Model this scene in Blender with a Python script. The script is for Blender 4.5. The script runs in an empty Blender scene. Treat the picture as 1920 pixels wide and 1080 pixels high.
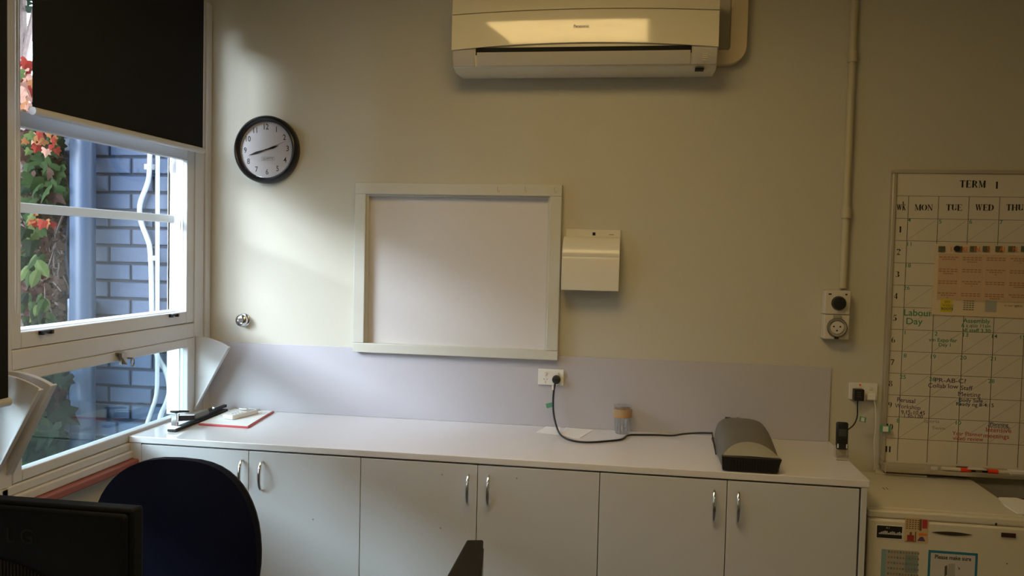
import bpy, bmesh, math, random
from mathutils import Vector, Matrix
random.seed(7)
PI = math.pi
S = bpy.context.scene
COL = S.collection

# ------------------------------------------------------------------ camera
FPX = 1583.68; YAW = -.1502; PIT = -.0436; ROL = .0234
CAM = Vector((0, -3.7915, 1.65))
cy, sy, cp, sp = math.cos(YAW), math.sin(YAW), math.cos(PIT), math.sin(PIT)
FW = Vector((sy*cp, cy*cp, sp)); RT = Vector((cy, -sy, 0)); UP = RT.cross(FW)
RT2 = RT*math.cos(ROL) + UP*math.sin(ROL); UP2 = -RT*math.sin(ROL) + UP*math.cos(ROL)
cam = bpy.data.cameras.new('camera'); co = bpy.data.objects.new('camera', cam); COL.objects.link(co)
M3 = Matrix((RT2, UP2, -FW)).transposed()
co.matrix_world = Matrix.Translation(CAM) @ M3.to_4x4()
cam.sensor_width = 36; cam.lens = FPX/1920*36; cam.clip_start = .05; cam.clip_end = 200
S.camera = co

# ------------------------------------------------------------------ world, lamps, exposure
SKY = 20.0
w = bpy.data.worlds.new('sky'); S.world = w; w.use_nodes = True
bg = w.node_tree.nodes['Background']
# hazy sky: bright at the horizon, fading smoothly and evenly all round towards the zenith
wn = w.node_tree.nodes; wl_ = w.node_tree.links
wt = wn.new('ShaderNodeTexCoord'); wx = wn.new('ShaderNodeSeparateXYZ'); wr = wn.new('ShaderNodeValToRGB'); ws = wn.new('ShaderNodeMapRange')
wl_.new(wt.outputs['Generated'], wx.inputs[0]); wl_.new(wx.outputs['Z'], wr.inputs[0])
wr.color_ramp.elements[0].position = 0; wr.color_ramp.elements[0].color = (.80, .885, 1, 1)
wr.color_ramp.elements[1].position = 1; wr.color_ramp.elements[1].color = (.62, .76, 1, 1)
sr = wn.new('ShaderNodeValToRGB'); sr.color_ramp.interpolation = 'EASE'; wl_.new(wx.outputs['Z'], sr.inputs[0])
sr.color_ramp.elements[0].position = .15; sr.color_ramp.elements[0].color = (1, 1, 1, 1)
sr.color_ramp.elements[1].position = .80; sr.color_ramp.elements[1].color = (.20, .20, .20, 1)
wm = wn.new('ShaderNodeMath'); wm.operation = 'MULTIPLY'; wm.inputs[1].default_value = SKY
wl_.new(sr.outputs[0], wm.inputs[0]); wl_.new(wm.outputs[0], bg.inputs[1]); wl_.new(wr.outputs[0], bg.inputs[0])
S.view_settings.view_transform = 'Standard'; S.view_settings.look = 'None'
S.view_settings.gamma = 1; S.view_settings.use_curve_mapping = False
S.view_settings.exposure = 0.22
sl = bpy.data.lights.new('veiled_sun', 'SUN'); sl.energy = 4.8; sl.angle = math.radians(24); sl.color = (.80, .89, 1.0)
so_ = bpy.data.objects.new('veiled_sun', sl); COL.objects.link(so_)
so_.rotation_euler = Vector((-1, -.95, .50)).to_track_quat('Z', 'Y').to_euler()
LAMP = (1.0, .70, .29); LAMPW = 8.0
# ------------------------------------------------------------------ pixel rays of the photo -> world points
def ray(px, py): return FW + RT2*((px-960)/FPX) + UP2*((540-py)/FPX)
def at_y(px, py, y): d = ray(px, py); return CAM + d*((y-CAM.y)/d.y)
def at_x(px, py, x): d = ray(px, py); return CAM + d*((x-CAM.x)/d.x)
def at_z(px, py, z): d = ray(px, py); return CAM + d*((z-CAM.z)/d.z)

# ------------------------------------------------------------------ materials
def mat(name, rgb, rough=.5, metal=0, bump=0, bscale=40, var=0, vscale=3, spec=.5, coat=0, trans=0, ior=1.45, sub=0):
    m = bpy.data.materials.new(name); m.use_nodes = True
    nt = m.node_tree; b = nt.nodes['Principled BSDF']
    b.inputs['Base Color'].default_value = (*rgb, 1); b.inputs['Roughness'].default_value = rough
    b.inputs['Metallic'].default_value = metal; b.inputs['Specular IOR Level'].default_value = spec
    b.inputs['Coat Weight'].default_value = coat; b.inputs['Transmission Weight'].default_value = trans
    b.inputs['IOR'].default_value = ior
    tc = nt.nodes.new('ShaderNodeTexCoord')
    if var:
        n = nt.nodes.new('ShaderNodeTexNoise'); n.inputs['Scale'].default_value = vscale; n.inputs['Detail'].default_value = 5
        nt.links.new(tc.outputs['Object'], n.inputs['Vector'])
        mx = nt.nodes.new('ShaderNodeMix'); mx.data_type = 'RGBA'
        mx.inputs[6].default_value = (*[c*(1-var) for c in rgb], 1)
        mx.inputs[7].default_value = (*[min(1, c*(1+var)) for c in rgb], 1)
        nt.links.new(n.outputs['Fac'], mx.inputs[0]); nt.links.new(mx.outputs[2], b.inputs['Base Color'])
    if bump:
        n = nt.nodes.new('ShaderNodeTexNoise'); n.inputs['Scale'].default_value = bscale; n.inputs['Detail'].default_value = 4
        nt.links.new(tc.outputs['Object'], n.inputs['Vector'])
        bp = nt.nodes.new('ShaderNodeBump'); bp.inputs['Strength'].default_value = bump; bp.inputs['Distance'].default_value = .004
        nt.links.new(n.outputs['Fac'], bp.inputs['Height']); nt.links.new(bp.outputs['Normal'], b.inputs['Normal'])
    return m
WALLC = (.53, .508, .435)
M = dict(
    wall=mat('wall_paint', WALLC, .62, bump=.12, bscale=60, var=.03, vscale=2, spec=.3),
    ceiling=mat('ceiling_paint', (.62, .58, .46), .8, var=.03),
    floor=mat('floor_carpet', (.10, .105, .12), .95, bump=.6, bscale=300, var=.25, vscale=80),
    trim=mat('window_gloss_paint', (.55, .55, .575), .35, bump=.05, bscale=30, var=.03),
    red=mat('red_sill_paint', (.28, .080, .058), .45, bump=.2, var=.15, vscale=25),
    splash=mat('splashback_laminate', (.47, .455, .50), .34, var=.02),
    counter=mat('counter_laminate', (.70, .69, .715), .05, var=.01, spec=.5),
    door=mat('cabinet_laminate', (.565, .575, .61), .30, bump=.05, bscale=400, var=.015),
    carcass=mat('cabinet_carcass', (.16, .155, .15), .7),
    chrome=mat('chrome', (.72, .72, .74), .14, metal=1),
    brass=mat('old_brass', (.32, .28, .22), .3, metal=1),
    black=mat('black_plastic', (.012, .012, .013), .4),
    matblack=mat('matt_black', (.010, .010, .011), .65, bump=.1, bscale=200),
    monblack=mat('monitor_casing', (.006, .008, .011), .6, spec=.12, bump=.1, bscale=400),
    monbrown=mat('screen_top_casing', (.0055, .005, .0048), .55, spec=.12, var=.2, vscale=30),
    blind=mat('blind_fabric', (.016, .017, .020), .9, spec=.08, bump=.25, bscale=500, var=.1, vscale=200),
    bar=mat('blind_bar', (.50, .50, .52), .35),
    white=mat('white_plastic', (.74, .73, .70), .3),
    paper=mat('paper', (.80, .80, .80), .85, spec=.2),
    acp=mat('aircon_plastic', (.73, .68, .52), .22, var=.01),
    acg=mat('aircon_gloss', (.80, .74, .56), .08, var=.01, coat=.5),
    acl=mat('aircon_grey', (.50, .47, .43), .35),
    duct=mat('duct_plastic', (.62, .52, .34), .4),
    conduit=mat('conduit_paint', (.50, .445, .31), .45),
    frame=mat('board_frame_paint', (.55, .54, .48), .42, var=.02),
    wboard=mat('white_board', (.62, .59, .585), .38, var=.015),
    tboard=mat('planner_board', (.62, .575, .50), .3, var=.01),
    alum=mat('board_aluminium', (.46, .42, .34), .4, metal=.35),
    ink=mat('black_ink', (.01, .01, .01), .5),
    line=mat('grey_line', (.085, .075, .06), .6),
    diag=mat('faint_line', (.30, .27, .225), .6),
    green=mat('green_ink', (.02, .22, .13), .5),
    purple=mat('purple_ink', (.085, .05, .13), .5),
    blue=mat('blue_ink', (.05, .07, .16), .5),
    redink=mat('red_ink', (.42, .05, .05), .5),
    dispenser=mat('white_enamel_metal', (.68, .65, .57), .25, var=.01),
    dark=mat('dark_hole', (.006, .006, .006), .8),
    clockw=mat('clock_face', (.50, .48, .50), .5),
    gold=mat('clock_rim', (.007, .007, .010), .3),
    fridge=mat('fridge_enamel', (.62, .585, .50), .3, bump=.06, bscale=250),
    navy=mat('chair_fabric', (.0013, .0022, .013), .9, bump=.5, bscale=500, var=.2, vscale=250, spec=.2),
    grey=mat('machine_grey', (.13, .122, .105), .42),
    lgrey=mat('machine_light_grey', (.30, .285, .23), .35),
    rededge=mat('clipboard_red', (.55, .06, .08), .4),
    brick=mat('painted_brick', (.036, .060, .115), .6, bump=.5, bscale=35, var=.12, vscale=12),
    brick2=mat('painted_brick_dark', (.031, .053, .103), .6, bump=.5, bscale=35, var=.12, vscale=12),
    mortar=mat('painted_mortar', (.014, .021, .040), .8, bump=.4),
    pipe=mat('downpipe_paint', (.036, .058, .103), .35, var=.03),
    cpipe=mat('white_conduit', (.36, .38, .41), .35),
    reveal=mat('outer_reveal_paint', (.82, .83, .84), .5),
    bark=mat('vine_bark', (.07, .05, .045), .9, bump=.8, bscale=60, var=.4, vscale=30),
    soil=mat('garden_soil', (.06, .055, .04), .95, bump=.8, bscale=20, var=.3),
    sky_cutoff=mat('sky_cutoff_render', (.20, .22, .20), .9, var=.2, vscale=2),
    screen=mat('screen_glass', (.004, .004, .004), .25),
    desk=mat('desk_laminate', (.42, .40, .37), .4),
    orange=mat('orange_print', (.72, .16, .03), .6), sheet=mat('orange_sheet', (.58, .42, .28), .7),
    sheettext=mat('brown_print', (.36, .20, .11), .7),
    yellow=mat('yellow_print', (.62, .50, .03), .6), olive=mat('olive_print', (.10, .11, .07), .6),
    posterb=mat('poster_blue', (.02, .17, .30), .5), aqua=mat('aqua_print', (.20, .33, .36), .6),
    tan=mat('tan_print', (.55, .42, .24), .6), maroon=mat('maroon_print', (.30, .03, .03), .6),
    taggreen=mat('green_tag', (.10, .34, .22), .5), redcap=mat('red_cap', (.80, .05, .01), .35),
    whitegrey=mat('machine_label', (.5, .5, .5), .5),
    lampbody=mat('lamp_body', (.7, .7, .7), .5),
    bind=mat('book_dark', (.035, .018, .018), .5), navyc=mat('book_navy', (.008, .010, .03), .4),
)
def leafmat(name, rgb, rim=None):
    m = mat(name, rgb, .75, var=.35, vscale=14, spec=.12)
    b = m.node_tree.nodes['Principled BSDF']; b.inputs['Subsurface Weight'].default_value = 0
    nt = m.node_tree; tr = nt.nodes.new('ShaderNodeBsdfTranslucent'); tr.inputs[0].default_value = (*[min(1, c*1.6) for c in rgb], 1)
    mx = nt.nodes.new('ShaderNodeMixShader'); mx.inputs[0].default_value = .22
    out = nt.nodes['Material Output']
    nt.links.new(b.outputs[0], mx.inputs[1]); nt.links.new(tr.outputs[0], mx.inputs[2]); nt.links.new(mx.outputs[0], out.inputs[0])
    return m
LEAF = dict(green=leafmat('leaf_green', (.018, .036, .010)), dgreen=leafmat('leaf_dark_green', (.005, .012, .005)),
            lime=leafmat('leaf_lime', (.06, .085, .026)), red=leafmat('leaf_red', (.15, .016, .010)),
            orange=leafmat('leaf_orange', (.20, .08, .03)), pink=leafmat('leaf_pink', (.36, .19, .14)),
            brown=leafmat('leaf_brown', (.05, .026, .02)))
def glassmat(name, rgb=(1, 1, 1), refl=.12, rough=0):
    m = bpy.data.materials.new(name); m.use_nodes = True; nt = m.node_tree
    for n in list(nt.nodes):
        if n.type != 'OUTPUT_MATERIAL': nt.nodes.remove(n)
    out = nt.nodes['Material Output']
    t = nt.nodes.new('ShaderNodeBsdfTransparent'); t.inputs[0].default_value = (*rgb, 1)
    g = nt.nodes.new('ShaderNodeBsdfGlossy'); g.inputs[1].default_value = rough; g.inputs[0].default_value = (1, 1, 1, 1)
    f = nt.nodes.new('ShaderNodeLayerWeight')
    pw = nt.nodes.new('ShaderNodeMath'); pw.operation = 'POWER'; pw.inputs[1].default_value = 5
    ad = nt.nodes.new('ShaderNodeMath'); ad.operation = 'MULTIPLY_ADD'; ad.inputs[1].default_value = .96; ad.inputs[2].default_value = .04
    nt.links.new(f.outputs['Facing'], pw.inputs[0]); nt.links.new(pw.outputs[0], ad.inputs[0]); f = ad
    mul = nt.nodes.new('ShaderNodeMath'); mul.operation = 'MULTIPLY'; mul.inputs[1].default_value = refl
    mx = nt.nodes.new('ShaderNodeMixShader')
    nt.links.new(f.outputs[0], mul.inputs[0]); nt.links.new(mul.outputs[0], mx.inputs[0])
    nt.links.new(t.outputs[0], mx.inputs[1]); nt.links.new(g.outputs[0], mx.inputs[2]); nt.links.new(mx.outputs[0], out.inputs[0])
    return m
M['glass'] = glassmat('window_glass', (.97, .99, .98), 1.0)
M['hglass'] = glassmat('hopper_glass', (.78, .85, .83), 1.0)
M['tumbler'] = glassmat('tumbler_glass', (.93, .93, .93), 2.2, .02)
M['clear'] = glassmat('clear_plastic', (.78, .76, .72), 2.0, .1)
M['cglass'] = glassmat('clock_glass', (1, 1, 1), .9)

# ------------------------------------------------------------------ mesh builder
class MB:
    def __init__(s): s.v = []; s.f = []
    def add(s, vs, fs):
        n = len(s.v); s.v += [tuple(v) for v in vs]; s.f += [tuple(i+n for i in f) for f in fs]; return s
    def box(s, x0, x1, y0, y1, z0, z1):
        return s.add([(x0,y0,z0),(x1,y0,z0),(x1,y1,z0),(x0,y1,z0),(x0,y0,z1),(x1,y0,z1),(x1,y1,z1),(x0,y1,z1)],
                     [(0,3,2,1),(4,5,6,7),(0,1,5,4),(1,2,6,5),(2,3,7,6),(3,0,4,7)])
    def obox(s, c, ax, ay, az):            # oriented box: centre and three half vectors
        c, ax, ay, az = map(Vector, (c, ax, ay, az)); vs = []
        for k in (-1, 1):
            for (i, j) in ((-1,-1),(1,-1),(1,1),(-1,1)): vs.append(c + ax*i + ay*j + az*k)
        return s.add(vs, [(0,3,2,1),(4,5,6,7),(0,1,5,4),(1,2,6,5),(2,3,7,6),(3,0,4,7)])
    def prism(s, poly, axis, a0, a1):      # poly of 2D points in the two other axes
        def P(p, a):
            return {'x': (a, p[0], p[1]), 'y': (p[0], a, p[1]), 'z': (p[0], p[1], a)}[axis]
        n = len(poly)
        vs = [P(p, a0) for p in poly] + [P(p, a1) for p in poly]
        fs = [tuple(range(n)), tuple(range(2*n-1, n-1, -1))] + [(i, i+n, (i+1) % n+n, (i+1) % n) for i in range(n)]
        return s.add(vs, fs)
    def cyl(s, p0, p1, r0, r1=None, seg=20):
        p0 = Vector(p0); p1 = Vector(p1); r1 = r0 if r1 is None else r1
        d = (p1-p0).normalized(); a = d.orthogonal().normalized(); b = d.cross(a)
        vs = [p0 + (a*math.cos(2*PI*i/seg)+b*math.sin(2*PI*i/seg))*r0 for i in range(seg)] + \
             [p1 + (a*math.cos(2*PI*i/seg)+b*math.sin(2*PI*i/seg))*r1 for i in range(seg)]
        return s.add(vs, [tuple(range(seg-1, -1, -1)), tuple(range(seg, 2*seg))] +
                     [(i, (i+1) % seg, (i+1) % seg+seg, i+seg) for i in range(seg)])
    def lathe(s, prof, c, axis=(0, 0, 1), seg=32, cap=True):   # prof: (r, h) list
        c = Vector(c); d = Vector(axis).normalized(); a = d.orthogonal().normalized(); b = d.cross(a)
        vs = []; fs = []
        for (r, h) in prof:
            for i in range(seg):
                t = 2*PI*i/seg; vs.append(c + d*h + (a*math.cos(t)+b*math.sin(t))*max(r, 1e-5))
        for k in range(len(prof)-1):
            for i in range(seg):
                j = (i+1) % seg; fs.append((k*seg+i, k*seg+j, (k+1)*seg+j, (k+1)*seg+i))
        if cap:
            fs.append(tuple(range(seg-1, -1, -1))); n = (len(prof)-1)*seg; fs.append(tuple(range(n, n+seg)))
        return s.add(vs, fs)
    def tube(s, pts, r, seg=10, smooth=0, flat=1.0):
        P = [Vector(p) for p in pts]
        for _ in range(smooth):
            Q = [P[0]]
            for i in range(len(P)-1): Q += [P[i]*.75+P[i+1]*.25, P[i]*.25+P[i+1]*.75]
            P = Q + [P[-1]]
        n = len(P); vs = []; up = None
        for i in range(n):
            d = (P[min(i+1, n-1)]-P[max(i-1, 0)]).normalized()
            a = (up - d*up.dot(d)).normalized() if up is not None and (up - d*up.dot(d)).length > 1e-4 else d.orthogonal().normalized()
            up = a; b = d.cross(a); rr = r(i/(n-1)) if callable(r) else r
            for k in range(seg):
                t = 2*PI*k/seg; vs.append(P[i]+a*math.cos(t)*rr+b*math.sin(t)*rr*flat)
        fs = [(i*seg+k, i*seg+(k+1) % seg, (i+1)*seg+(k+1) % seg, (i+1)*seg+k) for i in range(n-1) for k in range(seg)]
        fs += [tuple(range(seg-1, -1, -1)), tuple(range((n-1)*seg, n*seg))]
        return s.add(vs, fs)
    def sphere(s, c, rx, ry=None, rz=None, seg=16, rings=10):
        ry = rx if ry is None else ry; rz = rx if rz is None else rz; c = Vector(c)
        vs = [c+Vector((0, 0, -rz))]
        for i in range(1, rings):
            p = -PI/2+PI*i/rings
            for k in range(seg):
                t = 2*PI*k/seg; vs.append(c+Vector((rx*math.cos(p)*math.cos(t), ry*math.cos(p)*math.sin(t), rz*math.sin(p))))
        vs.append(c+Vector((0, 0, rz))); n = len(vs)-1
        fs = [(0, 1+(k+1) % seg, 1+k) for k in range(seg)]
        for i in range(rings-2):
            for k in range(seg):
                a = 1+i*seg+k; b = 1+i*seg+(k+1) % seg; fs.append((a, b, b+seg, a+seg))
        fs += [(n, n-seg+k, n-seg+(k+1) % seg) for k in range(seg)]
        return s.add(vs, fs)
    def mesh(s, name, m, off=Vector((0, 0, 0)), smooth=None):
        me = bpy.data.meshes.new(name); me.from_pydata([tuple(Vector(v)-off) for v in s.v], [], s.f); me.update()
        bm = bmesh.new(); bm.from_mesh(me); bmesh.ops.recalc_face_normals(bm, faces=bm.faces); bm.to_mesh(me); bm.free()
        if m: me.materials.append(m)
        if smooth:
            me.polygons.foreach_set('use_smooth', [True]*len(me.polygons)); me.set_sharp_from_angle(angle=math.radians(smooth))
        return me
    def build(s, name, m, parent=None, bevel=0, smooth=None, seg=2, label=None, kind=None):
        off = origin(parent) if parent else Vector((0, 0, 0))
        if not parent and s.v:           # own origin at the base centre
            xs = [v[0] for v in s.v]; ys = [v[1] for v in s.v]; zs = [v[2] for v in s.v]
            off = Vector(((min(xs)+max(xs))/2, (min(ys)+max(ys))/2, min(zs)))
        if isinstance(m, str): m = M[m]
        me = s.mesh(name, m, off, smooth)
        o = bpy.data.objects.new(name, me); COL.objects.link(o)
        if parent: o.parent = parent; o['_o'] = tuple(off)
        else: o.location = off; o['_o'] = tuple(off)
        if bevel:
            b = o.modifiers.new('bevel', 'BEVEL'); b.width = bevel; b.segments = seg; b.limit_method = 'ANGLE'; b.angle_limit = math.radians(40)
            b.harden_normals = False
            if not smooth:
                me.polygons.foreach_set('use_smooth', [True]*len(me.polygons)); me.set_sharp_from_angle(angle=math.radians(35))
        if label: o['label'] = label
        if kind: o['kind'] = kind
        return o
def origin(o): return Vector(tuple(o['_o']))
def thing(name, label, cat, loc, group=None):
    o = bpy.data.objects.new(name, None); COL.objects.link(o); o.location = loc; o['_o'] = tuple(loc)
    o.empty_display_size = .05
    o['label'] = label; o['category'] = cat
    if group: o['group'] = group
    return o
def tag(o, label, cat, group=None):
    o['label'] = label; o['category'] = cat
    if group: o['group'] = group
    return o
def struct(name, loc):
    o = bpy.data.objects.new(name, None); COL.objects.link(o); o.location = loc; o['_o'] = tuple(loc); o['kind'] = 'structure'
    o.empty_display_size = .05
    return o
def st(o): o['kind'] = 'structure'; return o

# lettering: mesh text on a plane facing -y (x right, z up)
_tc = {}
def glyphs(s, bold):
    k = (s, bold)
    if k not in _tc:
        c = bpy.data.curves.new('t', 'FONT'); c.body = s; c.size = 1; c.offset = bold; c.resolution_u = 3
        c.align_x = 'CENTER'; c.align_y = 'CENTER'
        o = bpy.data.objects.new('t', c); COL.objects.link(o)
        dg = bpy.context.evaluated_depsgraph_get(); me = bpy.data.meshes.new_from_object(o.evaluated_get(dg))
        _tc[k] = ([tuple(v.co) for v in me.vertices], [tuple(p.vertices) for p in me.polygons])
        bpy.data.objects.remove(o); bpy.data.curves.remove(c); bpy.data.meshes.remove(me)
    return _tc[k]
def text(mb, s, x, y, z, size, bold=.0, sx=1, rot=0, shear=0):
    if 'M' in s or 'W' in s: bold = 0
    vs, fs = glyphs(s, bold); c, n = math.cos(rot), math.sin(rot); out = []
    for (a, b, _) in vs:
        a = (a + shear*b)*sx*size; b = b*size; out.append((x+a*c-b*n, y, z+a*n+b*c))
    mb.add(out, fs)
def strip(mb, p, q, y, w):     # thin line on a y-plane
    p = Vector((p[0], 0, p[1])); q = Vector((q[0], 0, q[1])); d = (q-p).normalized(); n = Vector((-d.z, 0, d.x))*w/2
    mb.add([(*(p+n).to_tuple()[:1], y, (p+n).z), ((q+n).x, y, (q+n).z), ((q-n).x, y, (q-n).z), ((p-n).x, y, (p-n).z)], [(0, 1, 2, 3)])
def rect(mb, x0, x1, z0, z1, y): mb.add([(x0, y, z0), (x1, y, z0), (x1, y, z1), (x0, y, z1)], [(0, 1, 2, 3)])

# ================================================================== ROOM SHELL
XL = -2.05; XR = 3.2; YF = -5.6; H = 3.05
st(MB().box(-2.15, XR, 0, .10, 0, H).build('wall_back', 'wall'))
st(MB().box(XR, XR+.1, YF, .1, 0, H).build('wall_right', 'wall'))
st(MB().box(-2.15, XR, YF-.1, YF, 0, H).build('wall_front', 'wall'))
st(MB().box(-2.15, XR, YF, .1, -.05, 0).build('floor', 'floor'))
st(MB().box(-2.15, XR, YF, .1, H, H+.1).build('ceiling', 'ceiling'))
wl = MB().box(-2.15, XL, YF, 0, 0, .735)            # below the sill
wl.box(-2.15, XL, YF, 0, 2.78, H)                   # above
wl.box(-2.15, XL, YF, -3.6, .735, 2.78)             # beyond the windows
st(wl.build('wall_left', 'wall'))
st(MB().box(-2.045, XR, -.012, -.0005, 0, .09).build('baseboard_back', 'trim', bevel=.003))
st(MB().box(XL, -2.0, YF, 0, .738, .768).build('trim_1', 'red', bevel=.006))       # red sill moulding

# ---------------- windows
def window(n, y0, y1, first):
    """y0 near mullion edge, y1 far jamb edge of the glazed bay"""
    g = struct('window_%d' % n, (XL, (y0+y1)/2, .77))
    # sill with its stepped mouldings
    MB().box(-2.15, -2.025, y0-.06, y1+.06, .768, .80).box(-2.15, -2.037, y0-.06, y1+.06, .80, .832).build('sill', 'trim', g, bevel=.005)
    # frame: jambs, head, transom
    if first:
        MB().box(-2.13, XL+.004, y1-.002, -.052, .80, 2.78).build('jamb', 'trim', g, bevel=.004)
        MB().box(-2.10, XL+.014, -.052, -.003, .80, 2.78).build('architrave', 'trim', g, bevel=.005)
    MB().box(-2.13, XL+.006, y0-.085, y0-.002, .80, 2.78).build('mullion', 'trim', g, bevel=.006)
    MB().box(-2.13, XL+.002, y0, y1, 1.213, 1.282).build('transom', 'trim', g, bevel=.005)
    MB().box(-2.13, XL, y0, y1, 2.70, 2.78).build('head', 'trim', g, bevel=.005)
    # inner sash (large pane) with its rails and stiles
    s = MB().box(-2.085, -2.052, y0, y0+.048, 1.284, 2.70).box(-2.085, -2.052, y1-.062, y1, 1.284, 2.70)
    s.box(-2.085, -2.052, y0+.048, y1-.062, 1.284, 1.338).box(-2.085, -2.052, y0+.048, y1-.062, 2.027, 2.078).box(-2.085, -2.052, y0+.048, y1-.062, 2.65, 2.70)
    so = s.build('sash_frame', 'trim', g, bevel=.003)
    for a, b in ((1.338, 2.027), (2.078, 2.65)):
        MB().box(-2.073, -2.070, y0+.048, y1-.062, a, b).build('pane', 'glass', so)
    for yy in (y1-.18, y0+.16):
        MB().box(-2.052, -2.040, yy-.030, yy+.030, 1.328, 1.336).box(-2.052, -2.036, yy-.030, yy-.018, 1.322, 1.336).box(-2.052, -2.036, yy+.018, yy+.030, 1.322, 1.336).build('sash_lift', 'black', so, bevel=.001)
    # outer sash with the glazing bar, white reveal and outer sill
    MB().box(-2.148, -2.135, y0, y0+.055, 1.30, 2.70).box(-2.148, -2.135, y1-.062, y1-.052, 1.30, 2.70).build('outer_stile', 'reveal', g, bevel=.002)
    MB().box(-2.142, -2.118, y0+.03, y1-.055, 1.744, 1.778).build('glazing_bar', 'trim', g, bevel=.003)
    MB().box(-2.149, -2.086, y1-.062, y1-.002, .86, 2.70).build('reveal', 'reveal', g, bevel=.002)
    MB().box(-2.148, -2.086, y0, y1-.062, 1.300, 1.344).build('outer_sill', 'reveal', g, bevel=.003)
    MB().box(-2.128, -2.112, y1-.085, y1-.0625, 1.97, 2.06).build('sash_guide', 'reveal', g, bevel=.003)
    # hopper sash below
    h = MB().box(-2.09, -2.046, y0, y0+.045, .834, 1.213).box(-2.09, -2.046, y1-.058, y1, .834, 1.213)
    h.box(-2.09, -2.046, y0+.045, y1-.058, .834, .872).box(-2.09, -2.046, y0+.045, y1-.058, 1.174, 1.213)
    ho = h.build('hopper_frame', 'trim', g, bevel=.004)
    MB().box(-2.071, -2.067, y0+.045, y1-.058, .872, 1.174).build('pane', 'hglass', ho)
    ym = (y0+y1)/2
    la = MB().box(-2.046, -2.036, ym-.024, ym+.024, 1.200, 1.212).cyl((-2.036, ym-.012, 1.205), (-2.018, ym-.002, 1.165), .006).cyl((-2.036, ym+.012, 1.205), (-2.026, ym+.016, 1.160), .005)
    la.obox((-2.030, ym, 1.186), (.006, 0, 0), (0, .014, 0), (0, 0, .022))
    la.lathe([(.019, -.002), (.019, .002), (.014, .002), (.014, -.002), (.019, -.002)], (-2.022, ym+.055, 1.165), (1, .2, 0), 20, False)
    la.cyl((-2.044, ym+.055, 1.18), (-2.020, ym+.055, 1.18), .004)
    la.build('latch', 'brass', ho, smooth=40)
    # draught cheeks: wedge-shaped boards standing into the room each side of the hopper
    for (yc, t, w_) in ((y1+.006, .009, .168), (y0-.020, .020, .160)):
        R = .345; b = (-2.044, .874); pts = [b]
        a1 = math.atan2(w_, math.sqrt(R*R-w_*w_))
        for i in range(9):
            a = a1*(1-i/8); pts.append((b[0]+R*math.sin(a), b[1]+R*math.cos(a)))
        ck = MB().prism(pts, 'y', yc-t/2, yc+t/2).build('draught_cheek', 'trim', g, bevel=.002)
        dx, dz = math.sin(a1), math.cos(a1); c0 = Vector((b[0]+dx*R/2, yc-(.004 if t < .015 else -.004), b[1]+dz*R/2))
        MB().obox(c0, (dx*R/2, 0, dz*R/2), (0, .011 if t < .015 else .016, 0), (dz*.004, 0, -dx*.004)).build('cheek_rim', 'trim', ck, bevel=.002)
    return g
window(1, -1.288, -.130, True)
window(2, -2.48, -1.375, False)
window(3, -3.60, -2.567, False)

def blind(y0, y1, zb, label, nm=0):
    t = thing('roller_blind', label, 'blind', (-1.972, (y0+y1)/2, zb))
    MB().box(-1.9735, -1.9715, y0, y1, zb, 2.80).build('blind_fabric', 'blind', t)
    MB().cyl((-1.985, y0, 2.82), (-1.985, y1, 2.82), .03, seg=24).build('roller_tube', 'bar', t, smooth=40)
    MB().lathe([(.0135, 0), (.0135, y1-y0+.004)], (-1.972, y0-.002, zb-.010), (0, 1, 0), 16).build('bottom_bar', 'bar', t, smooth=40)
    MB().box(-2.045, -1.96, y0-.012, y0-.006, 2.77, 2.86).build('bracket', 'bar', t)
    MB().box(-2.045, -1.96, y1+.006, y1+.012, 2.77, 2.86).build('bracket', 'bar', t)
    c = MB().tube([(-2.012, y0-.012, 2.80), (-2.015, y0-.012, 1.43), (-2.012, y0-.022, 1.40), (-2.009, y0-.034, 1.43), (-2.005, y0-.034, 2.80)], .0016, 6)
    c.build('pull_chain', 'bar', t)
    return t
blind(-1.285, -.205, 2.080, 'half lowered black roller blind beside the wall clock')
blind(-2.52, -1.397, 1.145, 'black roller blind lowered nearly to the sill at the left edge')
blind(-3.62, -2.60, 1.145, 'black roller blind on the window behind the desk, outside the picture')

# ================================================================== OUTSIDE
wo = struct('wall_outside', (-2.6, .2, -.3))
MB().box(-3.02, -2.15, .155, .40, -.3, 3.3).build('mortar_bed', 'mortar', wo)
BW, BH, BJ = .230, .076, .0135; CO = BH+BJ
proto = {}
def brick(x0, x1, y0, y1, z0, z1, dark, shift):
    k = (round(x1-x0, 3), dark)
    if k not in proto:
        hx = (x1-x0)/2
        me = MB().box(-hx, hx, 0, y1-y0, 0, z1-z0).mesh('brick', M['brick2' if dark else 'brick'])
        bm = bmesh.new(); bm.from_mesh(me)
        bmesh.ops.bevel(bm, geom=[e for e in bm.edges if all(abs(v.co.y) < 1e-5 for v in e.verts)], offset=.004, segments=1, affect='EDGES'); bm.to_mesh(me); bm.free()
        proto[k] = me
    o = bpy.data.objects.new('brick', proto[k]); COL.objects.link(o); o.parent = wo
    o.location = Vector(((x0+x1)/2, y0+shift, z0)) - origin(wo)
ZJ = at_y(211, 394, .15).z; X0 = at_y(206, 360, .15).x
row0 = int((ZJ+.3)/CO)
for i in range(-row0, int((3.25-ZJ)/CO)):
    z0 = ZJ+i*CO+BJ/2; off = X0 + (0 if i % 2 else .1217)
    k0 = off-2*.2435
    for k in range(-2, 5):
        a = k0+k*.2435+BJ/2; b = a+BW
        a = max(a, -3.02); b = min(b, -2.152)
        if b-a < .03: continue
        brick(a, b, .142, .16, z0, z0+BH, random.random() < .35, random.uniform(-.002, .002))
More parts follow.
